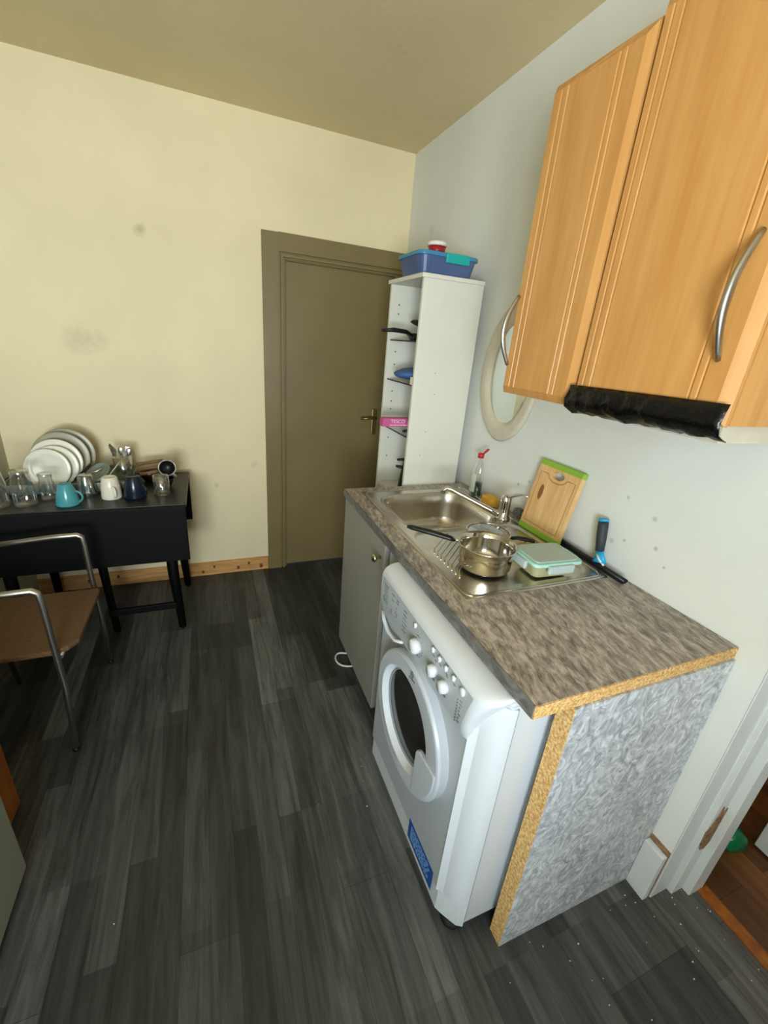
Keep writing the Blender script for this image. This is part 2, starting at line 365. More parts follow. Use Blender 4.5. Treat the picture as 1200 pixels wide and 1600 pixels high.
MB().tube([(-.135, .012, 1.055), (-.135, -.035, 1.055), (-.145, -.045, 1.055), (-.19, -.045, 1.058), (-.245, -.043, 1.052)], .008).build('door_handle', M['brass'], dr)
# pine skirting, bare and knotty
bb = D.objects.new('baseboard_back', None); C.objects.link(bb); bb.location = (-1.5, 0, 0); struct(bb)
MB().box(XL, X0 - .001, -.016, 0, 0, .092).build('pine_board', M['pine'], bb, bevel=.003)
kn = MB()
for x, z, rr in ((-.9, .03, .011), (-.98, .06, .008), (-1.05, .035, .009), (-1.2, .06, .007), (-1.27, .03, .008), (-1.75, .06, .008), (-1.9, .05, .010)):
    kn.lathe([(rr, -.0172), (rr * .6, -.0176)], (x, 0, z), 14, axis='y', sx=1, sy=1.5)
kn.build('knots', M['knot'], bb)
# doorway lining on the right
d2 = D.objects.new('door_2', None); C.objects.link(d2); d2.location = (.1, DE, 0); struct(d2)
ln = MB()
ln.box(.0, .075, DE - .004, DE, .0, 2.02)
ln.box(.075, .125, DE - .02, DE, .0, 2.02)
ln.box(.125, .19, DE - .042, DE, 0, 2.02)
ln.build('door_lining', M['whitegloss'], d2, bevel=.004)
ch = MB()
ch.prism([(.074, .30), (.078, .245), (.092, .215), (.112, .21), (.1262, .24), (.1262, .385), (.112, .36), (.100, .40), (.092, .34)], 'y', DE - .0225, DE - .0195)
ch.build('paint_chip', M['rawwood'], d2)
MB().box(0.0, .19, -3.2, -3.16, 0, 2.02).build('door_jamb', M['whitegloss'], d2, bevel=.004)
MB().box(.165, .205, -3.16, DE - .042, -.002, .005).build('threshold', M['orangepine'], d2)
# short skirting offcut at the wall end
bs = D.objects.new('baseboard_right', None); C.objects.link(bs); bs.location = (-.01, -2.28, 0); struct(bs)
MB().box(-.030, -.009, -2.318, -2.2585, 0, .200).build('skirting_board', M['whitegloss'], bs, bevel=.002)
MB().box(-.009, 0, -2.3175, -2.2585, 0, .212).build('raw_edge', M['rawwood'], bs)

# ================================================================== WORKTOP, END PANEL
YA, YB, WZ, WF = -.9715, -2.25, .9067, -.628
wt = thing('worktop', 'long grey stone-effect worktop with raw chipboard end, holding the sink', 'worktop', (-.3, -1.6, .873))
SX0, SX1, SY0, SY1 = -.535, -.07, -1.875, -1.05           # cut-out for the sink
top = MB()
th = .0336
for (x0, x1, y0, y1) in ((WF + .004, SX0, YB, YA), (SX1, -.002, YB, YA), (SX0, SX1, YB, SY0), (SX0, SX1, SY1, YA)):
    top.box(x0, x1, y0, y1, WZ - th + .001, WZ)
top.build('worktop_board', M['lamtop'], wt)
MB().box(WF, WF + .004, YB, YA, WZ - th, WZ + .0004).build('front_edge', M['lamedge'], wt, bevel=.0015)
MB().box(WF + .002, -.002, YB - .0025, YB, WZ - th + .001, WZ - .0012).build('chipboard_end', M['chip'], wt)
MB().box(WF + .002, -.002, YA, YA + .002, WZ - th + .001, WZ - .001).build('chipboard_far_end', M['chip'], wt)
ep = thing('end_panel', 'upright grey marbled end panel with raw chipboard front edge, carrying the worktop', 'panel', (-.26, -2.235, 0))
MB().box(-.5195, -.002, -2.2578, -2.2165, 0, WZ - th - .0005).build('laminate_board', M['lampanel'], ep)
MB().box(-.5215, -.5195, -2.2575, -2.2168, .004, WZ - th - .001).build('chipboard_edge', M['chip'], ep)

# ================================================================== SINK CABINET
sc = thing('base_cabinet', 'grey-painted base cabinet with round knob under the sink', 'cabinet', (-.35, -1.21, 0))
CY0, CY1 = -1.462, -.985
cb = MB(); cb.box(-.595, -.03, CY0, CY0 + .018, .11, .872).box(-.595, -.03, CY1 - .018, CY1, .11, .872).box(-.595, -.03, CY0 + .018, CY1 - .018, .11, .128).box(-.04, -.03, CY0 + .018, CY1 - .018, .128, .6)
cb.build('carcass', M['whitemel'], sc)
dd = MB().box(-.619, -.598, CY0, CY1 + .01, .098, .868).build('cabinet_door', M['greydoor'], sc, bevel=.003)
MB().lathe([(.006, 0), (.006, .014), (.009, .018), (.015, .022), (.016, .028), (.012, .033), (0, .034)], (0, 0, 0), 20, axis='x').xf(Matrix.Translation((-.619, -1.432, .80)) @ Matrix.Rotation(PI, 4, 'Z')).build('knob', M['knobm'], dd)
for y in (CY0 + .05, CY1 - .05):
    for x in (-.53, -.1): MB().lathe([(.02, 0), (.022, .01), (.014, .02), (.014, .11)], (x, y, 0), 14).build('leg', M['black'], sc)
cbl = MB().tube([(-.57, -1.02, .012), (-.60, -1.0, .008), (-.625, -.99, .006), (-.645, -1.01, .006), (-.652, -1.045, .006), (-.64, -1.08, .006), (-.61, -1.10, .006), (-.57, -1.11, .01)], .005, 8).build('power_cable', M['cablewhite'], sub=1)
tag(cbl, 'loop of white cable poking out on the floor under the grey base cabinet', 'cable')

# ================================================================== WASHING MACHINE
wm = thing('washing_machine', 'white front-loading washing machine under the worktop near end', 'washing machine', (-.4, -1.895, 0))
WY0, WY1, WX = -2.197, -1.597, -.665
body = MB()
body.box(-.62, -.12, WY0 + .004, WY1, .035, .84)
body.build('body', M['wm'], wm, bevel=.006)
MB().box(-.625, -.12, WY0 + .002, WY1, .84, .858).build('top_lid', M['wm'], wm, bevel=.008, seg=3)
# side: embossed oval groove and seam
gr = MB(); pts = [( -.26, .13), ] 
oval = arc((-.44, .74), .055, 0, 180, 8) + arc((-.44, .14), .055, 180, 360, 8)
gr.tube([(x, WY0 + .0035, z) for x, z in oval], .0022, 6, closed=True)
oval2 = arc((-.24, .74), .055, 0, 180, 8) + arc((-.24, .14), .055, 180, 360, 8)
gr.tube([(x, WY0 + .0035, z) for x, z in oval2], .0022, 6, closed=True)
gr.build('side_embossing', mat('embossed_line', 'A9B0B5', .4), wm)  # darker than the enamel: the groove's shade is put into the colour
MB().box(-.6048, -.6030, WY0 + .0005, WY0 + .006, .06, .835).build('panel_seam', M['print'], wm)
# front panel with rolled near edge
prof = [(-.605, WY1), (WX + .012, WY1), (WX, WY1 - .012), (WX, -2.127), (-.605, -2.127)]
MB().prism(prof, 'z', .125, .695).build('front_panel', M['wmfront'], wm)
cpf = [(-.605, -2.1275), (WX - .001, -2.1275), (WX - .003, -2.131), (-.6515, -2.1435), (-.6495, -2.151), (-.644, -2.165), (-.635, -2.179), (-.622, -2.190), (-.606, WY0), (-.605, WY0)]
cp_ = MB().prism(cpf, 'z', .125, .835).build('corner_post', M['wm'], wm)
for p in cp_.data.polygons: p.use_smooth = True
cp_.modifiers.new('es', 'EDGE_SPLIT').split_angle = math.radians(24)
profk = [(-.605, WY1), (WX + .010, WY1), (WX + .006, WY1 - .012), (WX + .006, -2.132), (-.648, -2.151), (-.622, -2.188), (-.606, WY0), (-.605, WY0)]
MB().prism(profk, 'z', .032, .122).build('kick_panel', M['wm'], wm, bevel=.002)
# fascia (control panel), section in XZ extruded along Y
fs = [(-.605, .695), (-.668, .695), (-.674, .70), (-.682, .74), (-.685, .79), (-.683, .835)] + [(-.681 + .050 * (1 - math.cos(math.radians(a))), .838 + .031 * math.sin(math.radians(a))) for a in (15, 35, 55, 75, 90)] + [(-.605, .869)]
fas = MB(); n = len(fs); rings = []
for k in range(12):
    if k == 0: rings.append([(-.605 + (x + .605) * .95, WY1, z) for x, z in fs]); continue
    if k == 1: rings.append([(x, WY1 - .012, z) for x, z in fs]); continue
    q = (k - 2) / 9; ring_ = []
    for x, z in fs:
        h = max(0, min(1, (z - .695) / .16)); ys0 = -2.112 - .036 * h; ye = -2.131 - .064 * h ** 1.6; xe = -.660 + .050 * h
        if x > -.61: ring_.append((x, ys0 + (ye - ys0) * q, z)); continue
        ring_.append((xe + (x - xe) * math.sqrt(max(0, 1 - q * q)) if x < xe else x, ys0 + (ye - ys0) * math.sin(q * PI / 2), z))
    rings.append(ring_)
vv = [p for r in rings for p in r]; ff = []
for i in range(len(rings) - 1):
    for j in range(n): ff.append((i * n + j, i * n + (j + 1) % n, (i + 1) * n + (j + 1) % n, (i + 1) * n + j))
ff += [tuple(range(n)), tuple((len(rings) - 1) * n + j for j in range(n))]
fas.add(vv, ff, 0, True)
fo = fas.build('control_fascia', M['wm'], wm); fo.modifiers.new('es', 'EDGE_SPLIT').split_angle = math.radians(45)
# grey control strip laid on the fascia
gs = MB(); gpts = [(-.6755, .703), (-.6834, .74), (-.6862, .79), (-.6843, .836)]
vv = [(x, WY1 - .02, z) for x, z in gpts] + [(x, -2.110 - .033 * (z - .703) / .133, z) for x, z in gpts] ; gs.add(vv, [(i, i + 1, i + 5, i + 4) for i in range(3)], 0, True)
cs = gs.build('control_strip', M['wmgrey'], wm)
def knobx(y, z, r, d, name, m, x=-.684, sy=1):
    o = MB().lathe([(r, 0), (r, d * .55), (r * .8, d), (0, d)], (0, 0, 0), 20, axis='x', sx=1, sy=sy).xf(Matrix.Translation((x, y, z)) @ Matrix.Rotation(PI, 4, 'Z')).build(name, m, cs); return o
knobx(-1.885, .775, .0215, .022, 'programme_dial', M['wm'])
for y in (-1.984, -2.040): knobx(y, .777, .0165, .02, 'dial', M['wm'])
for y, z in ((-1.862, .824), (-1.966, .826), (-2.000, .825), (-2.032, .824), (-2.067, .826)): knobx(y, z, .006, .006, 'button', M['wm'], -.6845, 1.4)
knobx(-2.106, .822, .009, .006, 'power_button', M['wm'], -.6845, 1.3)
pr = MB()
def dash(y0, y1, z, t=.0012): pr.box(-.6868, -.6840, y0, y1, z - t, z + t)
random.seed(3)
for i in range(8):
    z = .822 - i * .0095
    for (a_, b_) in ((-1.63, -1.672), (-1.69, -1.715), (-1.725, -1.75)):
        if random.random() < .75: dash(a_ - random.random() * .01, b_ + random.random() * .012, z, .0009)
for i in range(6): dash(-1.785, -1.815 + random.random() * .012, .822 - i * .013, .0009)
for i in range(8): dash(-2.093, -2.097, .79 - i * .009, .0014)
for i in range(7): dash(-2.103, -2.113 + random.random() * .006, .795 - i * .010, .0009)
for y in (-1.984, -2.040, -1.885): dash(y - .006, y + .006, .748, .0010); dash(y - .004, y + .004, .806, .0010)
for y in (-1.966, -2.000, -2.032, -2.067): dash(y - .006, y + .006, .834, .0010); dash(y - .010, y - .002, .812, .0009)
for j in range(14):
    a_ = 2 * PI * j / 14; pr.box(-.6866, -.6846, -1.885 + .030 * math.cos(a_) - .0012, -1.885 + .030 * math.cos(a_) + .0012, .775 + .030 * math.sin(a_) - .0012, .775 + .030 * math.sin(a_) + .0012)
pr.build('printed_markings', M['print'], cs)
# detergent drawer lip
MB().tube([(-.672, -1.612, .700), (-.678, -1.64, .682), (-.682, -1.69, .672), (-.680, -1.74, .678), (-.674, -1.775, .697)], .007, 8, flat=.6).build('detergent_drawer', M['wm'], wm)
# porthole door
DC = (-1.885, .505)
def ell(rad, x, cy=DC[0], cz=DC[1]): return x
do = MB()
prof_d = [(.204, -.665), (.206, -.690), (.203, -.697), (.198, -.699), (.194, -.6985), (.157, -.701), (.154, -.700)]
vd = []; N_ = 72
for r, x in prof_d:
    for j in range(N_):
        a_ = 2 * PI * j / N_; t = (r - .154) / .051
        vd.append((x, DC[0] + (1 - t) * .010 + r * math.cos(a_), DC[1] + r * math.sin(a_)))
do.add(vd, [(i * N_ + j, i * N_ + (j + 1) % N_, (i + 1) * N_ + (j + 1) % N_, (i + 1) * N_ + j) for i in range(len(prof_d) - 1) for j in range(N_)], 0, True)
M['wmdoor'] = mat('shade_toned_door_ring', 'B6BBC1', .32)  # white door ring, its shading put into a greyer base colour
door = do.build('porthole_door', M['wmdoor'], wm); door.modifiers.new('es', 'EDGE_SPLIT').split_angle = math.radians(22)
CY = DC[0] + .010
MB().lathe([(.154, -.700), (.150, -.694), (.141, -.682), (.139, -.679)], (0, CY, DC[1]), 72, axis='x', cap=False).build('inner_ring', M['wm'], door)
MB().lathe([(.141, -.680), (.139, -.6835), (.136, -.682), (.134, -.678)], (0, CY, DC[1]), 72, axis='x', cap=False).build('door_seal', M['seal'], door)
MB().lathe([(.136, -.679), (.11, -.677), (.08, -.674), (.0, -.672)], (0, CY, DC[1]), 48, axis='x').build('door_glass', M['darkglass'], door)
hp2 = []
for k in range(0, 60):
    a_ = math.radians(176 + k * 1.5); p_ = (DC[0] + .196 * math.cos(a_), DC[1] + .196 * math.sin(a_))
    if p_[0] < -1.980: hp2.append(p_)
hp2 += [(-1.980, .49), (-1.984, .505), (-1.996, .513), (-2.02, .517), (-2.075, .52)]
MB().prism(hp2, 'x', -.7035, -.690).build('handle_cover', M['wmdoor'], door, bevel=.003)
lg = MB()
for j in range(16):
    a_ = 2 * PI * j / 16; lg.box(-.7005, -.6985, -1.955 + .008 * math.cos(a_) - .0012, -1.955 + .008 * math.cos(a_) + .0012, .668 + .008 * math.sin(a_) - .0012, .668 + .008 * math.sin(a_) + .0012)
lg.box(-.7005, -.6985, -1.956, -1.954, .664, .670).box(-.7005, -.6985, -1.956, -1.954, .672, .674)
lg.box(-.7005, -.6985, -1.972, -1.938, .652, .655)
lg.v = [(x - .0015, y, z) for x, y, z in lg.v]
lg.xf(Matrix.Translation((0, -1.905, .690)) @ Matrix.Rotation(math.radians(-8), 4, 'X') @ Matrix.Translation((0, 1.955, -.664))).build('brand_mark', M['print'], door)
st = MB().box(WX - .0012, WX, -2.105, -1.948, .07, .15).build('blue_sticker', M['blue'], wm)
sl = MB(); random.seed(5)
for i in range(6):
    y = -1.965
    while y > -2.08:
        l = .006 + random.random() * .012; sl.box(WX - .0018, WX - .0010, y - l, y, .135 - i * .010, .1385 - i * .010); y -= l + .004
sl.build('sticker_print', M['bluelt'], st)
for y in (WY0 + .045, WY1 - .045):
    for x in (-.61, -.18): MB().lathe([(.034, 0), (.036, .008), (.03, .018), (.012, .02), (.012, .04)], (x, y, 0), 20).build('foot', M['rubber'], wm)

# ================================================================== WALL CABINETS
def cab_door(name, y0, y1, z0, z1, x, parent, grooves, bev=.02, mt_=None):
    """door face points to -X; y1 is the far edge, y0 the near edge"""
    xb = x + .012; xf_ = x; ys_ = [y1 - bev * .5]
    for g in grooves: ys_ += [g + .0030, g + .0012, g - .0012, g - .0030]
    ys_ += [y0 + bev]
    dep = [xf_]
    for g in grooves: dep += [xf_, xf_ + .0028, xf_ + .0028, xf_]
    dep += [xf_]
    m_ = MB(); n_ = len(ys_); zt, zb = z1 - bev, z0 + bev
    v = [(dep[i], ys_[i], zb) for i in range(n_)] + [(dep[i], ys_[i], zt) for i in range(n_)]
    f = [(i, i + 1, n_ + i + 1, n_ + i) for i in range(n_ - 1)]
    o = len(v); v += [(xb, y1, z0), (xb, y0, z0), (xb, y0, z1), (xb, y1, z1)]
    f += [(o, 0, n_, o + 3), (n_ - 1, o + 1, o + 2, 2 * n_ - 1), tuple([o] + list(range(n_)) + [o + 1])[::-1], tuple([o + 3] + list(range(n_, 2 * n_)) + [o + 2])]
    q = len(v); v += [(xb + .008, y1, z0), (xb + .008, y0, z0), (xb + .008, y0, z1), (xb + .008, y1, z1)]
    f += [(o, q, q + 1, o + 1), (o + 1, q + 1, q + 2, o + 2), (o + 2, q + 2, q + 3, o + 3), (o + 3, q + 3, q, o), (q, q + 3, q + 2, q + 1)]
    m_.add(v, f); return m_.build(name, mt_ or M['oak'], parent)
def bow(y, z0, z1, x, parent, lean=0):
    pts = []; rs = []
    for i in range(17):
        t = i / 16; s_ = math.sin(PI * t); pts.append((x - .002 - .034 * s_, y, z0 + (z1 - z0) * t)); rs.append(.004 + .0022 * s_)
    return MB().tube(pts, .006, 10, rs=rs, flat=1.3).build('bow_handle', M['satin'], parent)
def wall_cab(name, label, y0, y1, z0, z1, grooves, hy, hz, near_face):
    t = thing(name, label, 'cabinet', (-.15, (y0 + y1) / 2, z0))
    cx = -.298
    b_ = MB(); b_.box(cx, -.002, y0, y0 + .018, z0, z1).box(cx, -.002, y1 - .018, y1, z0, z1).box(cx, -.002, y0 + .018, y1 - .018, z0 + .0, z0 + .018).box(cx, -.002, y0 + .018, y1 - .018, z1 - .018, z1).box(-.012, -.002, y0 + .018, y1 - .018, z0 + .018, z1 - .018)
    b_.build('carcass', [M['oak']] if near_face else M['oak'], t)
    d_ = cab_door('cabinet_door', y0 + .001, y1 - .001, z0 - .002, z1, -.322, t, grooves)
    bow(hy, hz[0], hz[1], -.322, d_)
    return t
wall_cab('wall_cabinet', 'narrow oak-effect wall cabinet over the oval mirror, the farther of two', -1.849, -1.562, 1.417, 2.15, (-1.600, -1.622, -1.768, -1.786), -1.577, (1.495, 1.682), False)
c2 = wall_cab('wall_cabinet', 'wide oak-effect wall cabinet with black tape along its door foot, nearest the doorway', -2.215, -1.852, 1.437, 2.17, (-1.880, -1.902, -2.139, -2.155), -2.172, (1.545, 1.745), True)
MB().box(-.290, -.003, -2.200, -1.853, 1.402, 1.4365).build('bottom_panel', M['cream'], c2)
# black polythene band under the wide cabinet door
tp = MB(); random.seed(11); ny = 26; prof_t = [(-.326, 1.468), (-.331, 1.455), (-.337, 1.435), (-.330, 1.416), (-.312, 1.405), (-.296, 1.4045)]
vt = []
for i in range(ny + 1):
    y = -1.848 - i * (.372) / ny
    for k, (x, z) in enumerate(prof_t):
        j = 0 if k == 0 else 1
        drop = (.008 * i / ny)
        vt.append((x + j * random.uniform(-.004, .004), y, z + j * random.uniform(-.004, .003) + drop))
nk = len(prof_t)
tp.add(vt, [(i * nk + k, i * nk + k + 1, (i + 1) * nk + k + 1, (i + 1) * nk + k) for i in range(ny) for k in range(nk - 1)], 0, True)
tpo = tp.build('polythene_wrap', M['bag']); so = tpo.modifiers.new('sol', 'SOLIDIFY'); so.thickness = .0015; so.offset = 1
tag(tpo, 'crumpled black polythene strip taped along the foot of the wide wall cabinet door', 'plastic wrap')

# ================================================================== OVAL MIRROR
mi = thing('oval_mirror', 'oval wall mirror in cream moulded frame, half behind the narrow wall cabinet', 'mirror', (0, -1.185, 1.445))
MB().lathe([(.183, -.001), (.185, -.012), (.176, -.022), (.166, -.018), (.158, -.021), (.146, -.019), (.136, -.012), (.130, -.004), (.12, -.001)], (0, -1.185, 1.445), 64, axis='x', sx=1, sy=1.48, cap=False).build('mirror_frame', M['cream'], mi)
MB().lathe([(.133, -.003), (.125, -.0055), (0, -.0055)], (0, -1.185, 1.445), 64, axis='x', sx=1, sy=1.60, cap=False).build('mirror_glass', M['mirror'], mi)

# ================================================================== TALL SHELF UNIT
SYN, SYF, SXF, SXB, SZ = -.955, -.60, -.33, -.045, 1.80
su = thing('shelf_unit', 'tall narrow white open shelf unit standing between the worktop and the olive door', 'shelf unit', (-.19, -.78, 0))
MB().box(SXF, SXB, SYN, SYN + .016, 0, SZ - .016).build('side_panel', M['whitemel2'], su, bevel=.001)
fa = MB().box(SXF, SXB, SYF - .016, SYF, 0, SZ - .016).build('side_panel', M['whitemel2'], su, bevel=.001)
MB().box(SXF - .01, SXB, SYN - .006, SYF + .006, SZ - .016, SZ).build('top_panel', M['whitemel2'], su, bevel=.001)
MB().box(SXB - .004, SXB, SYN + .016, SYF - .016, .06, SZ - .016).build('back_panel', M['whitemel2'], su)
MB().box(SXF + .01, SXB - .004, SYN + .016, SYF - .016, .06, .076).build('bottom_shelf', M['whitemel2'], su)
SH = (1.545, 1.362, 1.128, .925)
for z in SH[:3]:
    s_ = MB().box(SXF + .012, SXB - .006, SYN + .018, SYF - .018, z - .006, z).build('glass_shelf', M['frost'], su)
    MB().box(SXF + .0115, SXF + .0125, SYN + .018, SYF - .018, z - .006, z).build('shelf_edge', M['darkin'], s_)
MB().box(SXF + .01, SXB - .006, SYN + .018, SYF - .018, .80, .816).build('shelf', M['whitemel2'], su)
hl = MB()
for z in (1.70, 1.66, 1.49, 1.43, 1.30, 1.25, 1.21, 1.06, .96): hl.lathe([(.0035, SYF - .0166), (.001, SYF - .0168)], (-.285, 0, z), 8, axis='y')
hl.build('peg_holes', M['darkin'], fa)
mk = MB()
for x, z in ((-.23, 1.42), (-.22, 1.33), (-.245, 1.16), (-.26, 1.05)): mk.lathe([(.0025, SYN - .0004), (.001, SYN - .0006)], (x, 0, z), 8, axis='y')
mk.build('screw_marks', M['print'], su)

# things on the unit
bx = thing('storage_box', 'blue translucent plastic box with teal clip on top of the tall shelf unit', 'box', (-.215, -.84, SZ))
def tub(x0, x1, y0, y1, z0, z1, r, taper, m_=None):
    a_ = rrect(x0 + taper, x1 - taper, y0 + taper, y1 - taper, r * .8); b_ = rrect(x0, x1, y0, y1, r); n_ = len(a_)
    mm = m_ or MB(); mm.add([(p[0], p[1], z0) for p in a_] + [(p[0], p[1], z1) for p in b_], [tuple(range(n_))[::-1], tuple(range(n_, 2 * n_))] + [(i, (i + 1) % n_, n_ + (i + 1) % n_, n_ + i) for i in range(n_)]); return mm
tub(-.345, -.075, -.935, -.70, SZ + .001, SZ + .068, .04, .014).build('box_body', M['bluebox'], bx)
tub(-.352, -.068, -.942, -.693, SZ + .068, SZ + .083, .042, 0).build('box_lid', M['bluelid'], bx, bevel=.003)
MB().box(-.235, -.125, -.948, -.935, SZ + .048, SZ + .084).build('clip', M['teal'], bx, bevel=.004)
rt = thing('plastic_tub', 'small dark red tub with white screw lid on the blue box', 'tub', (-.235, -.80, SZ + .083))
MB().lathe([(.034, 0), (.037, .034)], (-.235, -.85, SZ + .0835), 28).build('tub_body', M['tubred'], rt)
MB().lathe([(.040, .033), (.041, .044), (.037, .049), (0, .051)], (-.235, -.85, SZ + .0835), 28).build('tub_lid', M['whitepl'], rt)
fpn = thing('frying_pan', 'black frying pan on the highest glass shelf, handle sticking out', 'pan', (-.2, -.76, SH[0]))
MB().lathe([(.0, .001), (.080, .001), (.096, .03), (.099, .031), (.082, .004), (0, .004)], (-.20, -.78, SH[0]), 36, cap=False).build('pan_body', M['black'], fpn)
MB().tube([(-.285, -.80, SH[0] + .022), (-.32, -.80, SH[0] + .035), (-.38, -.80, SH[0] + .038), (-.435, -.80, SH[0] + .032)], .014, 10, rs=[.009, .016, .017, .010], flat=.6).build('pan_handle', M['black'], fpn)
ld = thing('pot_lid', 'black round pot lid leaning in the highest compartment above the frying pan', 'lid', (-.17, -.83, SH[0] + .05))
MB().lathe([(.075, 0), (.07, .008), (.03, .018), (0, .02)], (0, 0, 0), 32).xf(Matrix.Translation((-.235, -.83, SH[0] + .062)) @ Matrix.Rotation(math.radians(14), 4, 'Y')).build('lid_disc', M['black'], ld)
MB().lathe([(.008, 0), (.008, .014), (.016, .02), (0, .026)], (0, 0, .018), 16).xf(Matrix.Translation((-.235, -.83, SH[0] + .062)) @ Matrix.Rotation(math.radians(14), 4, 'Y')).build('lid_knob', M['black'], ld)
# blue bag
bgm = MB(); random.seed(2); vb = []; nu, nv = 14, 8
for i in range(nu + 1):
    for j in range(nv):
        t = i / nu; a_ = 2 * PI * j / nv; prf = math.sin(PI * min(1, t * .9 + .08)) ** .6
        vb.append((-.348 + .23 * t, -.80 + .11 * prf * math.cos(a_) + random.uniform(-.006, .006), SH[1] + .034 + .032 * prf * math.sin(a_) * (1 if math.sin(a_) > 0 else .95) + random.uniform(-.001, .003) + .012 * t))
bgm.add(vb, [(i * nv + j, i * nv + (j + 1) % nv, (i + 1) * nv + (j + 1) % nv, (i + 1) * nv + j) for i in range(nu) for j in range(nv)] + [tuple(range(nv)), tuple(nu * nv + j for j in range(nv))], 0, True)
bgo = bgm.build('plastic_bag', M['bluecloth'], sub=1); tag(bgo, 'crumpled blue plastic bag on the second glass shelf of the tall unit', 'bag')
bo = MB().box(-.325, -.305, -.935, -.905, SH[1], SH[1] + .034).build('small_box', M['whitepl'], bevel=.002); tag(bo, 'tiny white carton beside the crumpled blue bag on the shelf', 'box')
pk = thing('cling_film_box', 'long pink printed carton sticking out over the third glass shelf', 'box', (-.27, -.83, SH[2] + .036))
MB().box(-.42, -.12, -.86, -.818, SH[2] + .036, SH[2] + .075).build('carton', M['pinkbox'], pk, bevel=.001)
tm = frame3((-.345, -.8606, SH[2] + .060), (1, 0, 0), (0, 0, 1)); text_mesh('carton_lettering', 'TESCO', .024, tm, M['textwhite'], pk)
pt = MB(); random.seed(4)
x = -.385
while x < -.29:
    l = .006 + random.random() * .01; pt.box(x, x + l, -.8612, -.8600, SH[2] + .042, SH[2] + .046); x += l + .003
pt.box(-.295, -.25, -.8612, -.8600, SH[2] + .057, SH[2] + .061)
pt.build('carton_small_print', M['textwhite'], pk)
tr = thing('griddle_pan', 'shallow black griddle pan with stubby handle under the pink carton', 'pan', (-.18, -.84, SH[2]))
tub(-.255, -.065, -.92, -.75, SH[2] + .0008, SH[2] + .0355, .02, .01).build('pan_body', M['black'], tr)
MB().tube([(-.25, -.87, SH[2] + .020), (-.28, -.87, SH[2] + .020), (-.318, -.87, SH[2] + .017)], .012, 10, rs=[.010, .013, .008], flat=.7).build('pan_handle', M['black'], tr)
bl = thing('hand_blender', 'black hand blender with two prong handle upright in the lower compartment', 'blender', (-.24, -.84, .816))
MB().lathe([(.042, 0), (.041, .03), (.033, .10), (.026, .14), (.024, .17), (.0, .175)], (-.262, -.84, .8165), 24).build('blender_body', M['black'], bl)
MB().tube([(-.262, -.84, .975), (-.285, -.84, .998), (-.318, -.84, .998)], .012, 10, rs=[.012, .013, .010], flat=.6).build('prong', M['black'], bl)
MB().tube([(-.262, -.84, .955), (-.29, -.84, .958), (-.322, -.84, .966)], .012, 10, rs=[.012, .014, .010], flat=.6).build('prong', M['black'], bl)

# ================================================================== SINK
RX0, RX1, RY0, RY1, RZ = -.563, -.052, -1.898, -1.028, WZ + .0035
sk = thing('kitchen_sink', 'stainless steel inset sink with bowl at far end and ribbed drainer', 'sink', (-.3, -1.46, WZ))
BX0, BX1, BY0, BY1 = -.515, -.125, -1.452, -1.095
outer = rrect(RX0, RX1, RY0, RY1, .02, 6)
# plate with bowl hole: triangulate with bmesh
def plate_with_hole(outer, hole, z):
    bm = bmesh.new(); vo = [bm.verts.new((p[0], p[1], z)) for p in outer]; vh = [bm.verts.new((p[0], p[1], z)) for p in hole]; ed = []
    for L_ in (vo, vh):
        for i in range(len(L_)): ed.append(bm.edges.new((L_[i], L_[(i + 1) % len(L_)])))
    bmesh.ops.triangle_fill(bm, use_beauty=True, use_dissolve=False, edges=ed)
    bm.verts.index_update(); v = [tuple(x.co) for x in bm.verts]; f = [tuple(x.index for x in q.verts) for q in bm.faces]; bm.free(); return v, f
hole = rrect(BX0, BX1, BY0, BY1, .085, 8)
dr_o = rrect(RX0 + .028, RX1 - .03, RY0 + .03, BY0 - .018, .05, 6)
# rim sheet around bowl and drainer recess: two strips
sheet = MB()
bound = -1.462
v, f = plate_with_hole(rrect(RX0, RX1, bound, RY1, .002, 1), hole, RZ); sheet.add(v, f)
v, f = plate_with_hole(rrect(RX0, RX1, RY0, bound, .002, 1), dr_o, RZ); sheet.add(v, f)
di = rrect(RX0 + .036, RX1 - .038, RY0 + .038, BY0 - .026, .045, 6); n_ = len(dr_o)
sheet.add([(p[0], p[1], RZ) for p in dr_o] + [(p[0], p[1], RZ - .007) for p in di], [(i, (i + 1) % n_, n_ + (i + 1) % n_, n_ + i) for i in range(n_)], 0, True)
v, f = plate_with_hole(di, rrect(-.301, -.299, -1.701, -1.699, .0005, 1), RZ - .007); sheet.add(v, f); sheet.add([(-.303, -1.703, RZ - .007), (-.297, -1.703, RZ - .007), (-.297, -1.697, RZ - .007), (-.303, -1.697, RZ - .007)], [(0, 1, 2, 3)])
o_ = [(p[0], p[1], RZ) for p in rrect(RX0, RX1, RY0, RY1, .002, 1)]; q_ = [(p[0], p[1], WZ + .0002) for p in rrect(RX0 - .003, RX1 + .003, RY0 - .003, RY1 + .003, .002, 1)]; k_ = len(o_)
sheet.add(o_ + q_, [(i, (i + 1) % k_, k_ + (i + 1) % k_, k_ + i) for i in range(k_)], 0, True)
sheet.build('sink_top', M['steel'], sk)
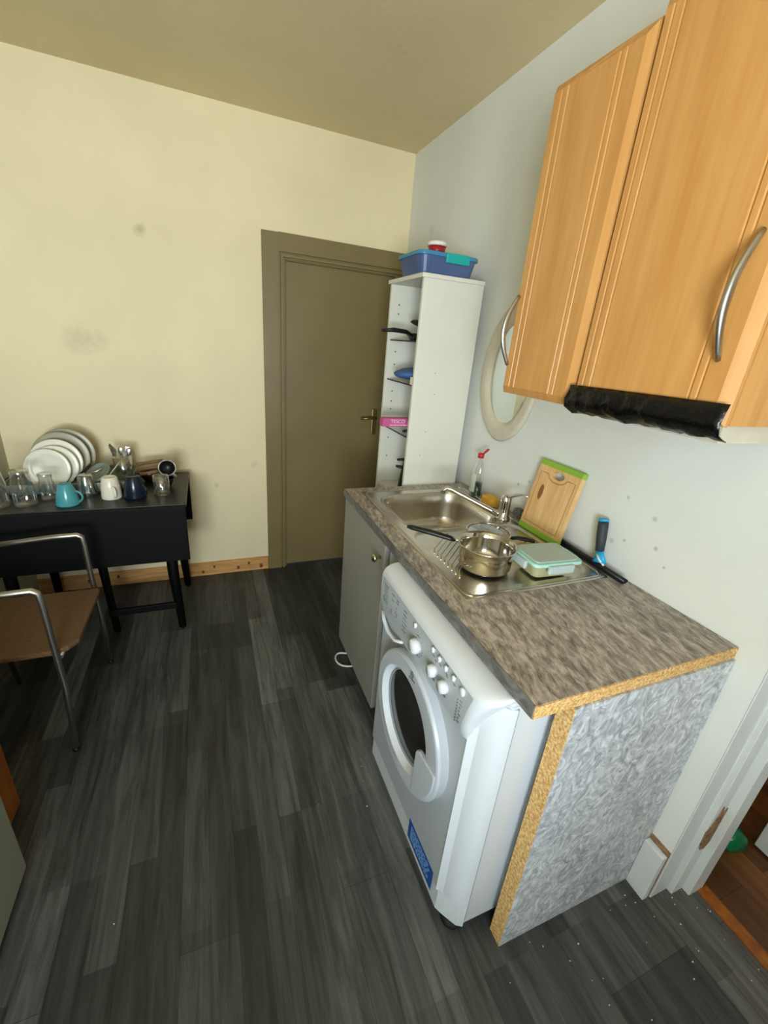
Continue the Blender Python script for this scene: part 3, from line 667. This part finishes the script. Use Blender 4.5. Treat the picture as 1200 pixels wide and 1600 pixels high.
# raised rim bead
rb = MB().tube([(p[0], p[1], RZ + .0005) for p in rrect(RX0 + .008, RX1 - .008, RY0 + .008, RY1 - .008, .03, 5)], .004, 8, closed=True, flat=.6); rb.tube([(p[0], p[1], RZ) for p in rrect(BX0 - .006, BX1 + .006, BY0 - .004, BY1 + .006, .088, 8)], .004, 8, closed=True, flat=.6)
rb.build('rim_bead', M['steelbr'], sk)
bw = MB(); lv = [(0, RZ), (.004, RZ - .008), (.008, RZ - .05), (.014, RZ - .11), (.024, RZ - .140), (.045, RZ - .152)]
rs_ = []
for ins, z in lv: rs_.append([(p[0], p[1], z) for p in rrect(BX0 + ins, BX1 - ins, BY0 + ins, BY1 - ins, .085 - ins * .4, 8)])
n_ = len(rs_[0]); bw.add([p for r in rs_ for p in r], [(i * n_ + j, i * n_ + (j + 1) % n_, (i + 1) * n_ + (j + 1) % n_, (i + 1) * n_ + j) for i in range(len(lv) - 1) for j in range(n_)], 0, True)
bw.add(rs_[-1], [tuple(range(n_))])
bw.build('sink_bowl', M['steel'], sk)
MB().lathe([(.0, .001), (.03, .001), (.038, .004), (.042, .002)], (-.32, -1.29, RZ - .152), 28).build('drain', M['steelbr'], sk)
for i in range(8):        # ribs fanning over the front half of the drainer
    t = i / 7; y0 = -1.495 - t * .16
    MB().tube([(-.515, y0 - .13, RZ - .0072), (-.495, y0 - .095, RZ - .0066), (-.41, y0 - .015, RZ - .0066), (-.39, y0, RZ - .0072)], .0026, 6, flat=.7).build('drainer_rib', M['steel'], sk)
for i in range(8):
    y = -1.60 - i * .033
    MB().tube([(-.30 + .004 * i, y, RZ - .0068), (-.28, y, RZ - .0062), (-.155, y + .01, RZ - .0062), (-.14, y + .012, RZ - .0072)], .0032, 6, flat=.7).build('drainer_rib', M['steel'], sk)

# mixer tap
tpp = thing('mixer_tap', 'chrome mixer tap with long angled spout and lever beside the sink bowl', 'tap', (-.1, -1.42, RZ))
TX, TY = -.100, -1.425
MB().lathe([(.028, 0), (.028, .006), (.022, .012), (.0205, .05), (.0215, .075), (.021, .092), (.014, .101), (0, .104)], (TX, TY, RZ), 28).build('tap_body', M['chrome'], tpp)
sp_ = [(TX - .008, TY + .008, RZ + .014), (TX - .04, TY + .034, RZ + .026), (-.21, -1.335, .968), (-.270, -1.288, .995), (-.285, -1.277, .998), (-.295, -1.270, .990), (-.298, -1.268, .974)]
MB().tube(sp_, .010, 12, rs=[.013, .012, .0105, .010, .010, .010, .0105]).build('spout', M['chrome'], tpp)
MB().tube([(TX, TY, RZ + .09), (TX + .02, TY - .03, RZ + .110), (TX + .03, TY - .055, RZ + .120), (TX + .035, TY - .080, RZ + .121)], .008, 10, rs=[.016, .012, .008, .007], flat=.55).build('lever', M['chrome'], tpp)

# ---- things on the sink
sp = thing('saucepan', 'shiny steel saucepan with black handle on the ribbed drainer', 'saucepan', (-.40, -1.745, RZ - .004))
PX, PY, PZ = -.408, -1.748, RZ - .0005
MB().lathe([(0, 0), (.070, 0), (.076, .004), (.080, .012), (.082, .055), (.084, .070), (.091, .076), (.092, .079), (.089, .080), (.083, .074), (.079, .055), (.077, .012), (.068, .004), (0, .004)], (PX, PY, PZ), 48, cap=False).build('pan_body', M['steelbr'], sp)
hd_ = Vector((-.18, .13, 0)).normalized()
p0 = Vector((PX, PY, PZ + .070)) + hd_ * .086
MB().tube([p0 - hd_ * .01, p0 + hd_ * .02 + Vector((0, 0, .003))], .006, 8).build('handle_stub', M['steelbr'], sp)
MB().tube([p0 + hd_ * .012, p0 + hd_ * .03 + Vector((0, 0, .004)), p0 + hd_ * .09 + Vector((0, 0, .012)), p0 + hd_ * .15 + Vector((0, 0, .017)), p0 + hd_ * .165 + Vector((0, 0, .018))], .011, 12, rs=[.008, .0105, .0115, .010, .006], flat=.75).build('pan_handle', M['black'], sp)
s2 = thing('frying_pan', 'dark frying pan with black handle behind the steel saucepan, under a glass lid', 'pan', (-.29, -1.60, RZ))
QX, QY = -.295, -1.600
MB().lathe([(0, 0), (.062, 0), (.075, .035), (.077, .036), (.064, .004), (0, .004)], (QX, QY, RZ + .0005), 40, cap=False).build('pan_body', M['black'], s2)
h2 = Vector((.13, -.10, 0)).normalized(); p1 = Vector((QX, QY, RZ + .03)) + h2 * .070
MB().tube([p1, p1 + h2 * .03 + Vector((0, 0, .006)), p1 + h2 * .06 + Vector((0, 0, .006)), p1 + h2 * .085 + Vector((0, 0, .004))], .011, 10, rs=[.008, .011, .012, .010], flat=.6).build('pan_handle', M['black'], s2)
gl = thing('pan_cover', 'round steel-rimmed glass lid resting on the dark frying pan', 'lid', (QX, QY, RZ + .037))
MB().lathe([(.070, .001), (.05, .008), (.02, .012), (0, .013)], (QX, QY, RZ + .039), 40, cap=False).build('glass_dome', M['frost'], gl)
MB().tube([(QX + .075 * math.cos(2 * PI * j / 40), QY + .075 * math.sin(2 * PI * j / 40), RZ + .040) for j in range(40)], .004, 8, closed=True).build('steel_rim', M['steelbr'], gl)
fc = thing('food_container', 'clear glass food container with mint rimmed lid and clips on the drainer', 'container', (-.232, -1.815, RZ))
RC = Matrix.Translation((-.230, -1.812, RZ + .0005)) @ Matrix.Rotation(math.radians(-4), 4, 'Z')
tub(-.075, .075, -.055, .055, .0, .045, .022, .012).xf(RC).build('glass_dish', M['food'], fc)
tub(-.087, .087, -.067, .067, .045, .056, .022, 0).xf(RC).build('lid_rim', M['mint'], fc, bevel=.003)
tub(-.075, .075, -.055, .055, .0555, .0585, .016, 0).xf(RC).build('lid_window', M['cliplt'], fc, bevel=.001)
for (a_, b_, c_, d_) in ((-.098, -.086, -.03, .03), (.086, .098, -.03, .03), (-.045, .045, -.078, -.066), (-.045, .045, .066, .078)):
    MB().box(a_, b_, c_, d_, .026, .052).xf(RC).build('clip', M['cliplt'], fc, bevel=.004)
# washing up bottle
wb_ = thing('washing_up_bottle', 'clear bottle with green liquid and open red cap behind the tap', 'bottle', (-.05, -1.135, WZ))
BXc, BYc = -.052, -1.145
zz = WZ + .0005
MB().lathe([(.0, 0), (.030, 0), (.033, .008), (.033, .10), (.030, .13), (.020, .160), (.012, .172), (.011, .182)], (BXc, BYc, zz), 28, sx=.75, cap=False).build('bottle_body', M['glassb'], wb_)
MB().lathe([(.0, .002), (.028, .002), (.0315, .010), (.0315, .062), (0, .063)], (BXc, BYc, zz), 28, sx=.75).build('green_liquid', M['greenliq'], wb_)
lb = MB(); la = [math.radians(120 + k * 8) for k in range(13)]
lb.add([(BXc + .0345 * .75 * math.cos(q), BYc + .0345 * math.sin(q), zz + h) for h in (.022, .105) for q in la], [(i, i + 1, i + 14, i + 13) for i in range(12)], 0, True); lb.build('paper_label', M['label'], wb_)
cp = MB().lathe([(.014, .178), (.014, .196), (.008, .199), (0, .199)], (BXc, BYc, zz), 20); cp.build('cap', M['red'], wb_)
MB().tube([(BXc + .004, BYc - .012, zz + .199), (BXc + .008, BYc - .022, zz + .212), (BXc + .01, BYc - .030, zz + .222)], .008, 8, rs=[.005, .009, .009], flat=.6).build('flip_lid', M['red'], wb_)
sg = MB().box(-.088, -.040, -1.315, -1.245, RZ + .001, WZ + .043).build('sponge', M['yellow'], bevel=.006, seg=3); tag(sg, 'yellow kitchen sponge on the sink edge behind the tap', 'sponge')
swl = MB(); random.seed(9)
pts = []
for i in range(220):
    a_ = random.uniform(0, 2 * PI); b_ = random.uniform(-1, 1); q = math.sqrt(1 - b_ * b_); pts.append((-.030 + .020 * q * math.cos(a_), -1.435 + .034 * q * math.sin(a_), WZ + .026 + .0205 * b_))
swl.tube(pts, .0016, 4)
sw = swl.build('scouring_pad', M['wool']); tag(sw, 'silvery curly wire scouring pad on the worktop between tap and chopping board', 'scouring pad')

# chopping boards leaning on the wall
def board(name, label, wdt, hgt, thk, y, xo, zo, lean, mat_, hole_, r):
    t = thing(name, label, 'chopping board', (xo, y, zo), (0, 0, 0))
    ol = rrect(-wdt / 2, wdt / 2, 0, hgt, r, 5)
    hl_ = [(.030 * math.cos(2 * PI * j / 20), hgt - hole_ + .014 * math.sin(2 * PI * j / 20)) for j in range(20)]
    v, f = plate_with_hole(ol, hl_, 0); m_ = MB(); m_.add(v, f); m_.add([(p[0], p[1], thk) for p in v], f)
    n1 = len(ol); 
    for L_ in (ol, hl_):
        k = len(L_); m_.add([(p[0], p[1], 0) for p in L_] + [(p[0], p[1], thk) for p in L_], [(i, (i + 1) % k, k + (i + 1) % k, k + i) for i in range(k)])
    # local x -> -Y world ; local y -> up the lean ; local z -> toward the room (-X)
    up = Vector((math.sin(lean), 0, math.cos(lean))); ex = Vector((0, -1, 0)); ez = ex.cross(up)
    mm = frame3((xo, y, zo), ex, up)
    return t, m_, mm
t, m_, mm2 = board('chopping_board', 'bamboo chopping board with green ends and hand hole, leaning on the wall', .200, .262, .020, -1.590, -.052, WZ + .004, math.radians(10.5), None, .036, .012)
m_.xf(mm2).build('board', M['bamboo'], t, bevel=.0015)
for y0_, y1_ in ((-.004, .020), (.246, .267)):
    MB().box(-.1025, .1025, y0_, y1_, -.001, .0212).xf(mm2).build('green_end', M['greenpl'], t, bevel=.004)
g_ = MB(); gp = [(-.084, .030), (.084, .030), (.084, .222)] + [(.05, .222)] + [(.045 * math.cos(math.radians(a_)), .222 + .024 * math.sin(math.radians(a_))) for a_ in (-10, -40, -70, -110, -140, -170)] + [(-.05, .222), (-.084, .222)]
g_.tube([(p[0], p[1], .0200) for p in gp], .0022, 6, closed=True, flat=.35)
g_.xf(mm2).build('juice_groove', mat('groove_wood', 'B98850', .5), t)
st_ = MB().add([(-.052 + .011 * math.cos(a * .7), .150 + .030 * math.sin(a * .7), .0203) for a in range(9)], [tuple(range(9))]); st_.xf(mm2).build('water_stain', M['bamboodark'], t)

# window squeegee
sq = thing('window_squeegee', 'black squeegee with cyan and grey handle leaning against the wall', 'squeegee', (-.03, -1.81, WZ))
MB().tube([(-.030, -1.655, WZ + .018), (-.033, -1.80, WZ + .014), (-.036, -1.95, WZ + .012)], .010, 8, flat=.7).build('blade_bar', M['black'], sq)
MB().box(-.040, -.030, -1.945, -1.66, WZ + .001, WZ + .010).build('rubber_blade', M['rubber'], sq)
def P3(*a): return [Vector(p) for p in a]
MB().tube(P3((-.034, -1.845, WZ + .022), (-.032, -1.840, WZ + .040), (-.030, -1.830, WZ + .060)), .012, 10, rs=[.026, .018, .013], flat=.5).build('yoke', M['cyan'], sq)
MB().tube(P3((-.031, -1.833, WZ + .055), (-.026, -1.822, WZ + .095), (-.022, -1.812, WZ + .135), (-.020, -1.808, WZ + .150)), .015, 14, rs=[.013, .0155, .016, .015]).build('grip', M['gripgrey'], sq)
MB().tube(P3((-.020, -1.808, WZ + .148), (-.0195, -1.806, WZ + .157)), .0155, 14).build('end_cap', M['cyan'], sq)
MB().tube(P3((-.036, -1.865, WZ + .02), (-.045, -1.85, WZ + .035), (-.036, -1.83, WZ + .045)), .0035, 6).build('clip', M['whitepl'], sq)

# ================================================================== DROP-LEAF TABLE
TZ = .74
tb = thing('drop_leaf_table', 'black wooden drop-leaf table against the cream back wall', 'table', (-1.72, -.35, 0))
MB().box(-2.14, -1.297, -.615, -.095, TZ - .018, TZ).build('table_top', M['tablewood'], tb, bevel=.002)
MB().box(-2.14, -1.300, -.636, -.620, .452, TZ - .004).build('drop_leaf', M['blackwood'], tb, bevel=.003)
MB().box(-2.14, -1.300, -.090, -.074, .44, TZ - .004).build('drop_leaf', M['blackwood'], tb, bevel=.003)
MB().box(-2.08, -1.36, -.58, -.56, .60, TZ - .018).box(-2.08, -1.36, -.14, -.12, .60, TZ - .018).box(-1.38, -1.36, -.56, -.14, .60, TZ - .018).box(-2.08, -2.06, -.56, -.14, .60, TZ - .018).build('apron', M['blackwood'], tb)
for (x, y, x1, y1) in ((-1.39, -.555, -1.375, -.545), (-1.375, -.13, -1.36, -.11), (-2.05, -.555, -2.05, -.545), (-2.03, -.13, -2.03, -.11)):
    MB().tube([(x, y, .715), (x, y, .35), (x1, y1, .0)], .02, 4, rs=[.028, .026, .018]).build('leg', M['blackwood'], tb)
MB().box(-1.70, -1.39, -.56, -.54, .13, .165).build('stretcher', M['blackwood'], tb, bevel=.003)
gl_ = MB().tube([(-1.70, -.55, .60), (-1.69, -.50, .0)], .02, 4, rs=[.022, .016]).build('gate_leg', M['blackwood'], tb)

# ================================================================== CHAIR
chx = thing('metal_armchair', 'tubular metal armchair with brown woven seat, in front of the black table', 'chair', (-1.87, -1.0, 0))
for (yt, yf, hx) in ((-.800, -.742, -1.678), (-1.222, -1.228, -1.712)):
    pts = [(-1.684 if yt > -1 else -1.719, yf, .006), (-1.677 if yt > -1 else -1.706, yt * .6 + yf * .4, .30), (hx, yt, .52), (hx - .002, yt, .655), (hx - .006, yt, .690), (hx - .022, yt, .7), (hx - .10, yt, .698), (hx - .22, yt + .01, .684), (-2.05, yt + .02, .67)]
    MB().tube(pts, .0105, 12).build('arm_tube', M['satin'], chx)
    MB().lathe([(.012, 0), (.0125, .012)], (pts[0][0], pts[0][1], 0), 12).build('foot_cap', M['black'], chx)
for yt in (-.79, -1.23):
    MB().tube([(-2.02, yt, .006), (-2.05, yt, .30), (-2.06, yt, .50), (-2.08, yt, .72), (-2.10, yt, .86)], .0105, 12).build('rear_leg', M['satin'], chx)
sv = [(-1.655, -.812), (-1.65, -.835), (-1.655, -1.16), (-1.68, -1.198), (-1.72, -1.215), (-2.06, -1.215), (-2.06, -.805)]
seat = MB(); n_ = len(sv)
seat.prism(sv, 'z', .432, .452); seat.build('seat', M['seat'], chx, bevel=.006)
MB().box(-2.085, -2.07, -1.21, -.81, .60, .84).build('backrest', M['seat'], chx, bevel=.005)
for x in (-1.70, -2.04): MB().tube([(x, -.80, .428), (x, -1.22, .428)], .009, 8).build('cross_tube', M['satin'], chx)

# ================================================================== LEFT: chest and appliance
pc = thing('pine_chest', 'orange varnished pine chest at the left edge, behind the pale grey cupboard', 'chest', (-1.95, -1.46, 0))
MB().box(-2.14, -1.825, -1.545, -1.42, .03, .62).build('chest_body', M['orangepine'], pc, bevel=.012, seg=3)
for x in (-2.10, -1.87): MB().box(x - .015, x + .015, -1.535, -1.44, 0, .032).build('foot', M['orangepine'], pc)
gc = thing('low_cupboard', 'pale grey cupboard side at the lower left edge of the room', 'cupboard', (-1.95, -1.9, 0))
MB().box(-2.14, -1.742, -2.35, -1.655, .045, .72).build('carcass', M['boxgrey'], gc, bevel=.003)
for x in (-2.08, -1.80):
    for y in (-2.28, -1.72): MB().lathe([(.018, 0), (.018, .046)], (x, y, 0), 12).build('foot', M['black'], gc)

# ================================================================== HALL
hb = thing('green_bottle', 'glossy green plastic bottle lying on the hall floor beyond the doorway', 'bottle', (.45, -2.30, 0))
MB().lathe([(0, 0), (.03, 0), (.042, .012), (.043, .10), (.03, .135), (.012, .15), (.012, .165), (0, .165)], (0, 0, 0), 24).xf(Matrix.Translation((.415, -2.285, .040)) @ Matrix.Rotation(math.radians(70), 4, 'Z') @ Matrix.Rotation(PI / 2, 4, 'Y') @ Matrix.Translation((0, 0, -.05))).build('bottle_body', M['greenhall'], hb)
hp_ = MB().box(.505, .545, -2.75, -2.335, 0.003, .9).build('leaning_panel', M['whitegloss'], bevel=.003); tag(hp_, 'white boxed panel edge standing on the orange hall floor at the right frame edge', 'panel')
hc = MB(); random.seed(8)
hc.lathe([(.06, 0), (.085, .06), (.08, .16), (.05, .30), (.02, .36), (0, .37)], (.60, -2.10, 0), 18)
hco = hc.build('hanging_cloth', M['salad'], sub=1); tag(hco, 'pale grey bundled cloth on the hall floor behind the green bottle', 'cloth')

# ================================================================== CRUMBS
cr = MB(); random.seed(21)
spots = [(-.43, -2.28), (-.40, -2.30), (-.35, -2.35), (-.30, -2.33), (-.03, -2.36), (.03, -2.40), (.06, -2.36), (.12, -2.39), (.15, -2.41), (.12, -2.47), (.02, -2.46), (-.02, -2.47), (-.7, -1.60), (-.71, -1.63), (-.72, -1.69), (-.74, -1.78), (-1.5, -1.86), (-1.2, -.28), (-1.15, -.36), (-.9, -1.72), (-.07, -2.29), (-.055, -2.315), (-.09, -2.31)]
spots += [(random.uniform(-.9, .15), random.uniform(-2.7, -2.3)) for _ in range(40)]
for x, y in spots:
    s_ = random.uniform(.0009, .0022); a_ = random.uniform(0, PI)
    v = [(x + s_ * k * math.cos(a_ + t_), y + s_ * math.sin(a_ + t_), .0004 + h) for h in (0, s_ * .6) for t_, k in ((0, 1.6), (PI / 2, 1), (PI, 1.6), (3 * PI / 2, 1))]
    cr.add(v, [(3, 2, 1, 0), (4, 5, 6, 7), (0, 1, 5, 4), (1, 2, 6, 5), (2, 3, 7, 6), (3, 0, 4, 7)])
tag(cr.build('crumbs', M['crumb']), 'scattered pale crumbs and paint flakes on the dark plank floor', 'crumbs', kind='stuff')

# ================================================================== CROCKERY ON THE TABLE
Zt = TZ + .0006
def mug(name, label, x, y, r0, r1, h, m_, rot, handle=True, inv=True, inner=None, cat='mug'):
    t = thing(name, label, cat, (x, y, Zt), (0, 0, rot))
    w_ = .004
    prof = [(0, 0), (r0 * .92, 0), (r0, .006), ((r0 + r1) / 2 + .001, h * .5), (r1, h - .002), (r1 - w_ / 2, h), (r1 - w_, h - .002), ((r0 + r1) / 2 - w_, h * .5), (r0 - w_, .008), (0, .007)]
    if inv:   # stands upside down: wide rim on the table, foot ring on top
        prof = [(r0 - w_, .001), (r0, .0), (r0 + .001, .006), ((r0 * .45 + r1 * .55) + .003, h * .55), (r1, h - .008), (r1 - .004, h - .002), (r1 - .007, h), (r1 - .009, h - .004), (0, h - .004)]
    MB().lathe(prof, (0, 0, 0), 36, cap=False).build('mug_body', m_ if not inner else m_, t, local=True)
    if handle:
        hz = h * .36 if inv else h * .5; R_ = h * .26
        x0 = (r0 * .7 + r1 * .3)
        MB().tube([(x0 - .003 + R_ * .95 * math.sin(a), 0, hz + R_ * math.cos(a)) for a in [PI * k / 10 for k in range(11)]], .0055, 10, flat=.8).build('mug_handle', m_, t, local=True)
    return t
mug('mug', 'teal mug upside down at the front edge of the black table', -1.780, -.535, .046, .027, .098, M['mugteal'], math.radians(-10))
mug('mug', 'cream white mug upside down between the teal and navy mugs', -1.620, -.475, .042, .033, .104, M['mugwhite'], math.radians(-65))
mug('mug', 'navy blue mug upside down right of the cream white mug', -1.522, -.480, .048, .032, .106, M['mugnavy'], math.radians(-35))
def tumbler(label, x, y, r0, r1, h, m_=None, name='glass_tumbler', lean=0):
    t = thing(name, label, 'glass', (x, y, Zt), (0, lean, 0))
    MB().lathe([(0, .008), (r0 - .004, .008), (r0 - .003, .01), (r1 - .0025, h), (r1, h), (r0, .004), (r0 - .004, 0), (0, 0)], (0, 0, 0), 32, cap=False).build('glass_body', m_ or M['glass'], t, local=True)
    return t
tumbler('clear cut glass tumbler at the right end of the row, beside the navy mug', -1.408, -.455, .036, .036, .095)
tg = thing('glass_mug', 'clear tapered glass mug upside down left of the cream white mug', 'glass', (-1.722, -.44, Zt))
MB().lathe([(.037, 0), (.039, .004), (.030, .10), (.026, .106), (0, .106)], (0, 0, 0), 32, cap=False).build('glass_body', M['frost'], tg, local=True)
MB().tube([(.03 + .026 * math.sin(PI * k / 8), 0, .052 + .032 * math.cos(PI * k / 8)) for k in range(9)], .005, 8).build('glass_handle', M['frost'], tg, local=True).rotation_euler = (0, 0, math.radians(-60))
def jar(label, x, y, r, h, neck, m_=M['glass'], cap_=True):
    t = thing('glass_jar', label, 'glass', (x, y, Zt))
    MB().lathe([(0, .004), (r * .9, .004), (r, .012), (r * 1.0, h * .55), (r * .8, h * .8), (neck, h * .93), (neck, h)], (0, 0, 0), 32, cap=False).build('glass_body', m_, t, local=True)
    if cap_: MB().lathe([(neck + .002, h * .93), (neck + .002, h), (neck, h + .002), (0, h + .002)], (0, 0, 0), 28, cap=False).build('foot_disc', M['frost'], t, local=True)
    return t
jar('large clear glass tumbler upside down at the left end, beside the stacked plates', -1.935, -.525, .042, .158, .033)
jar('clear drinking glass upside down between the large glass and the teal mug', -1.868, -.46, .031, .122, .026)
jar('tall clear glass at the far left edge of the table', -2.03, -.53, .042, .19, .034)

# dish rack and contents
Zt0 = Zt; Zt = TZ + .0045
rk = thing('dish_rack', 'grey green plastic dish drainer tray holding plates at the back of the table', 'dish rack', (-1.8, -.24, TZ))
ra = rrect(-2.045, -1.565, -.385, -.105, .03); rbm = MB(); n_ = len(ra); rim = rrect(-2.06, -1.55, -.40, -.095, .035)
rbm.add([(p[0], p[1], Zt) for p in ra] + [(p[0], p[1], Zt + .042) for p in rim] + [(p[0], p[1], Zt + .048) for p in rim], [tuple(range(n_))] + [(k * n_ + i, k * n_ + (i + 1) % n_, (k + 1) * n_ + (i + 1) % n_, (k + 1) * n_ + i) for k in (0, 1) for i in range(n_)], 0, True)
ro = rbm.build('tray', M['rack'], rk); so = ro.modifiers.new('sol', 'SOLIDIFY'); so.thickness = .0035; so.offset = 1
for j, y in enumerate((-.335, -.30, -.265, -.23, -.195, -.16)):
    MB().box(-2.02, -1.72, y - .002, y + .002, Zt + .005, Zt + .018).build('divider', M['rack'], rk)
def plate(label, x, y, r, m_, tilt, name='plate'):
    t = thing(name, label, 'plate', (x, y, Zt + .0055 + r * math.cos(tilt)), (0, 0, 0))
    mm_ = Matrix.Rotation(PI / 2 - tilt, 4, 'X')
    MB().lathe([(0, .002), (r * .62, .002), (r * .70, .006), (r * .98, .013), (r, .014), (r * .98, .016), (r * .68, .009), (r * .6, .0055), (0, .0055)], (0, 0, -.008), 56, cap=False).xf(mm_).build('plate_disc', m_, t, local=True)
    return t
plate('white side plate, frontmost of the plates standing in the drainer', -1.895, -.315, .094, M['plate'], .16)
plate('white side plate just behind the frontmost white one', -1.872, -.283, .098, M['plate'], .16)
plate('cream white plate with plain rim, third from the front in the drainer', -1.872, -.25, .110, M['plate'], .14)
plate('large stone grey plate behind the white plates', -1.862, -.20, .122, M['plategrey'], .10)
plate('large stone grey plate nearest the wall, rearmost in the drainer', -1.850, -.155, .126, M['plategrey'], .08)
# cutlery holder
cu = thing('cutlery_holder', 'grey translucent cutlery cup at the right end of the dish drainer', 'cutlery holder', (-1.60, -.19, TZ))
cz = Zt + .006
MB().lathe([(0, 0), (.034, 0), (.036, .004), (.046, .115), (.0435, .115), (.033, .006), (0, .004)], (-1.605, -.19, cz), 28, cap=False).build('cup', M['frost'], cu)
def cutl(label, x, y, ax, ay, kind, m_, lift=.012, L=.175):
    t = thing({'k': 'table_knife', 's': 'spoon', 'f': 'fork'}[kind], label, {'k': 'knife', 's': 'spoon', 'f': 'fork'}[kind], (x, y, cz + lift), (ax, ay, 0), 'cutlery in the cup')
    MB().tube([(0, 0, 0), (0, 0, L * .62)], .003, 8, rs=[.0045, .003]).build('handle', m_, t, local=True)
    if kind == 's': MB().lathe([(0, -.024), (.010, -.016), (.0135, 0), (.010, .016), (0, .024)], (0, 0, L * .62 + .022), 16, sy=.3).build('bowl', m_, t, local=True)
    if kind == 'k': MB().prism([(-.009, 0), (.009, 0), (.010, .05), (.003, .072), (-.008, .06)], 'y', -.001, .001).xf(Matrix.Translation((0, 0, L * .6))).build('blade', m_, t, local=True)
    if kind == 'f':
        fk = MB().prism([(-.003, 0), (.003, 0), (.010, .014), (.010, .022), (-.010, .022), (-.010, .014)], 'y', -.001, .001)
        for q in (-.0085, -.003, .003, .0085): fk.box(q - .0015, q + .0015, -.001, .001, .022, .045)
        fk.xf(Matrix.Translation((0, 0, L * .6))).build('tines', m_, t, local=True)
cutl('broad bright steel knife, leftmost and brightest piece in the cutlery cup', -1.603, -.20, .05, -.26, 'k', M['steelbr'], L=.185)
cutl('steel spoon leaning left behind the bright knife in the cutlery cup', -1.602, -.18, -.05, -.30, 's', M['satin'], L=.185)
cutl('steel spoon upright in the middle of the cutlery cup', -1.608, -.19, .02, .02, 's', M['satin'], L=.178)
cutl('steel fork leaning slightly right in the middle of the cutlery cup', -1.605, -.20, .06, .14, 'f', M['satin'], L=.18)
cutl('steel spoon leaning far right, rightmost piece in the cutlery cup', -1.61, -.19, 0, .30, 's', M['satin'], L=.175)
cutl('steel fork leaning back towards the wall in the cutlery cup', -1.60, -.185, -.16, .16, 'f', M['satin'], L=.175)
# lying in tray
sv_ = thing('serving_plate', 'grey oval plastic colander leaning on the cutlery cup', 'colander', (-1.69, -.30, Zt + .05))
MB().lathe([(0, .0), (.045, .001), (.062, .016), (.066, .03), (.063, .03), (.058, .017), (.043, .004), (0, .003)], (0, 0, 0), 32, cap=False).xf(Matrix.Rotation(math.radians(-28), 4, 'Y') @ Matrix.Rotation(math.radians(22), 4, 'X')).build('colander_bowl', M['rack'], sv_, local=True)
for q, (lab, p0, p1, mm__, rr_) in enumerate((('black handled kitchen utensil lying across the drainer beside the plates', (-1.785, -.36, Zt + .055), (-1.735, -.26, Zt + .098), M['black'], .006),
        ('silvery tongs lying across the drainer beside the black handled utensil', (-1.76, -.33, Zt + .057), (-1.67, -.34, Zt + .098), M['satin'], .005),
        ('thin pale chopstick sloping down towards the cream white mug', (-1.655, -.40, Zt + .055), (-1.60, -.28, Zt + .118), M['whitepl'], .0025))):
    o = MB().tube([p0, [(p0[i] + p1[i]) / 2 for i in range(3)], p1], rr_, 8, rs=[rr_ * .7, rr_, rr_ * 1.1]).build(('kitchen_utensil', 'kitchen_tongs', 'chopstick')[q], mm__)
    tag(o, lab, ('utensil', 'tongs', 'chopstick')[q])
for q, (lab, p0, p1) in enumerate((('brown wooden spatula, rearmost of three lying right of the cutlery cup', (-1.54, -.20, Zt + .078), (-1.42, -.16, Zt + .086)),
        ('brown wooden spoon, middle of three lying right of the cutlery cup', (-1.535, -.25, Zt + .060), (-1.42, -.215, Zt + .072)),
        ('pale wooden spatula, frontmost of three lying right of the cutlery cup', (-1.52, -.29, Zt + .048), (-1.425, -.27, Zt + .060)))):
    o = MB().tube([p0, [p0[i] * .7 + p1[i] * .3 for i in range(3)], [p0[i] * .3 + p1[i] * .7 for i in range(3)], p1], .012, 10, rs=[.014, .011, .013, .010], flat=.7).build('wooden_utensil', M['brownwood']); tag(o, lab, 'utensil')
bw_ = thing('ceramic_bowl', 'dark maroon bowl under the wooden utensils behind the navy mug', 'bowl', (-1.48, -.23, TZ))
MB().lathe([(0, 0), (.03, 0), (.05, .03), (.066, .052), (.063, .053), (.046, .032), (0, .006)], (-1.48, -.23, Zt), 32, cap=False).build('bowl_body', M['maroon'], bw_)
bb_ = thing('ceramic_bowl', 'small navy bowl under the tilted mug behind the cut glass tumbler', 'bowl', (-1.395, -.36, TZ))
MB().lathe([(0, 0), (.025, 0), (.036, .018), (.044, .042), (.041, .042), (.03, .018), (0, .006)], (-1.40, -.34, Zt), 28, cap=False).build('bowl_body', M['mugnavy'], bb_)
tm_ = thing('mug', 'patterned mug lying tilted with dark inside facing out, at the right end of the table', 'mug', (-1.388, -.30, Zt + .083))
mm_ = Matrix.Rotation(math.radians(14), 4, 'Y') @ Matrix.Rotation(math.radians(72), 4, 'X')
M['mugpat'] = mat('speckled_ceramic', 'C9C3B0', .3, col2='6E6A60', vscale=45)
MB().lathe([(.030, -.05), (.038, -.045), (.0425, .04), (.042, .0435), (.037, .0435), (.036, .03)], (0, 0, 0), 36, cap=False).add([(.030 * math.cos(2 * PI * j / 36), .030 * math.sin(2 * PI * j / 36), -.05) for j in range(36)], [tuple(range(36))]).xf(mm_).build('mug_body', M['mugpat'], tm_, local=True)
MB().lathe([(0, -.042), (.032, -.040), (.0365, .0415)], (0, 0, 0), 36, cap=False).xf(mm_).build('mug_inside', M['darkin'], tm_, local=True)
MB().tube([(.038 + .022 * math.sin(PI * k / 8), 0, .026 * math.cos(PI * k / 8)) for k in range(9)], .005, 8).xf(mm_ @ Matrix.Rotation(math.radians(-35), 4, 'Z')).build('mug_handle', M['mugpat'], tm_, local=True)
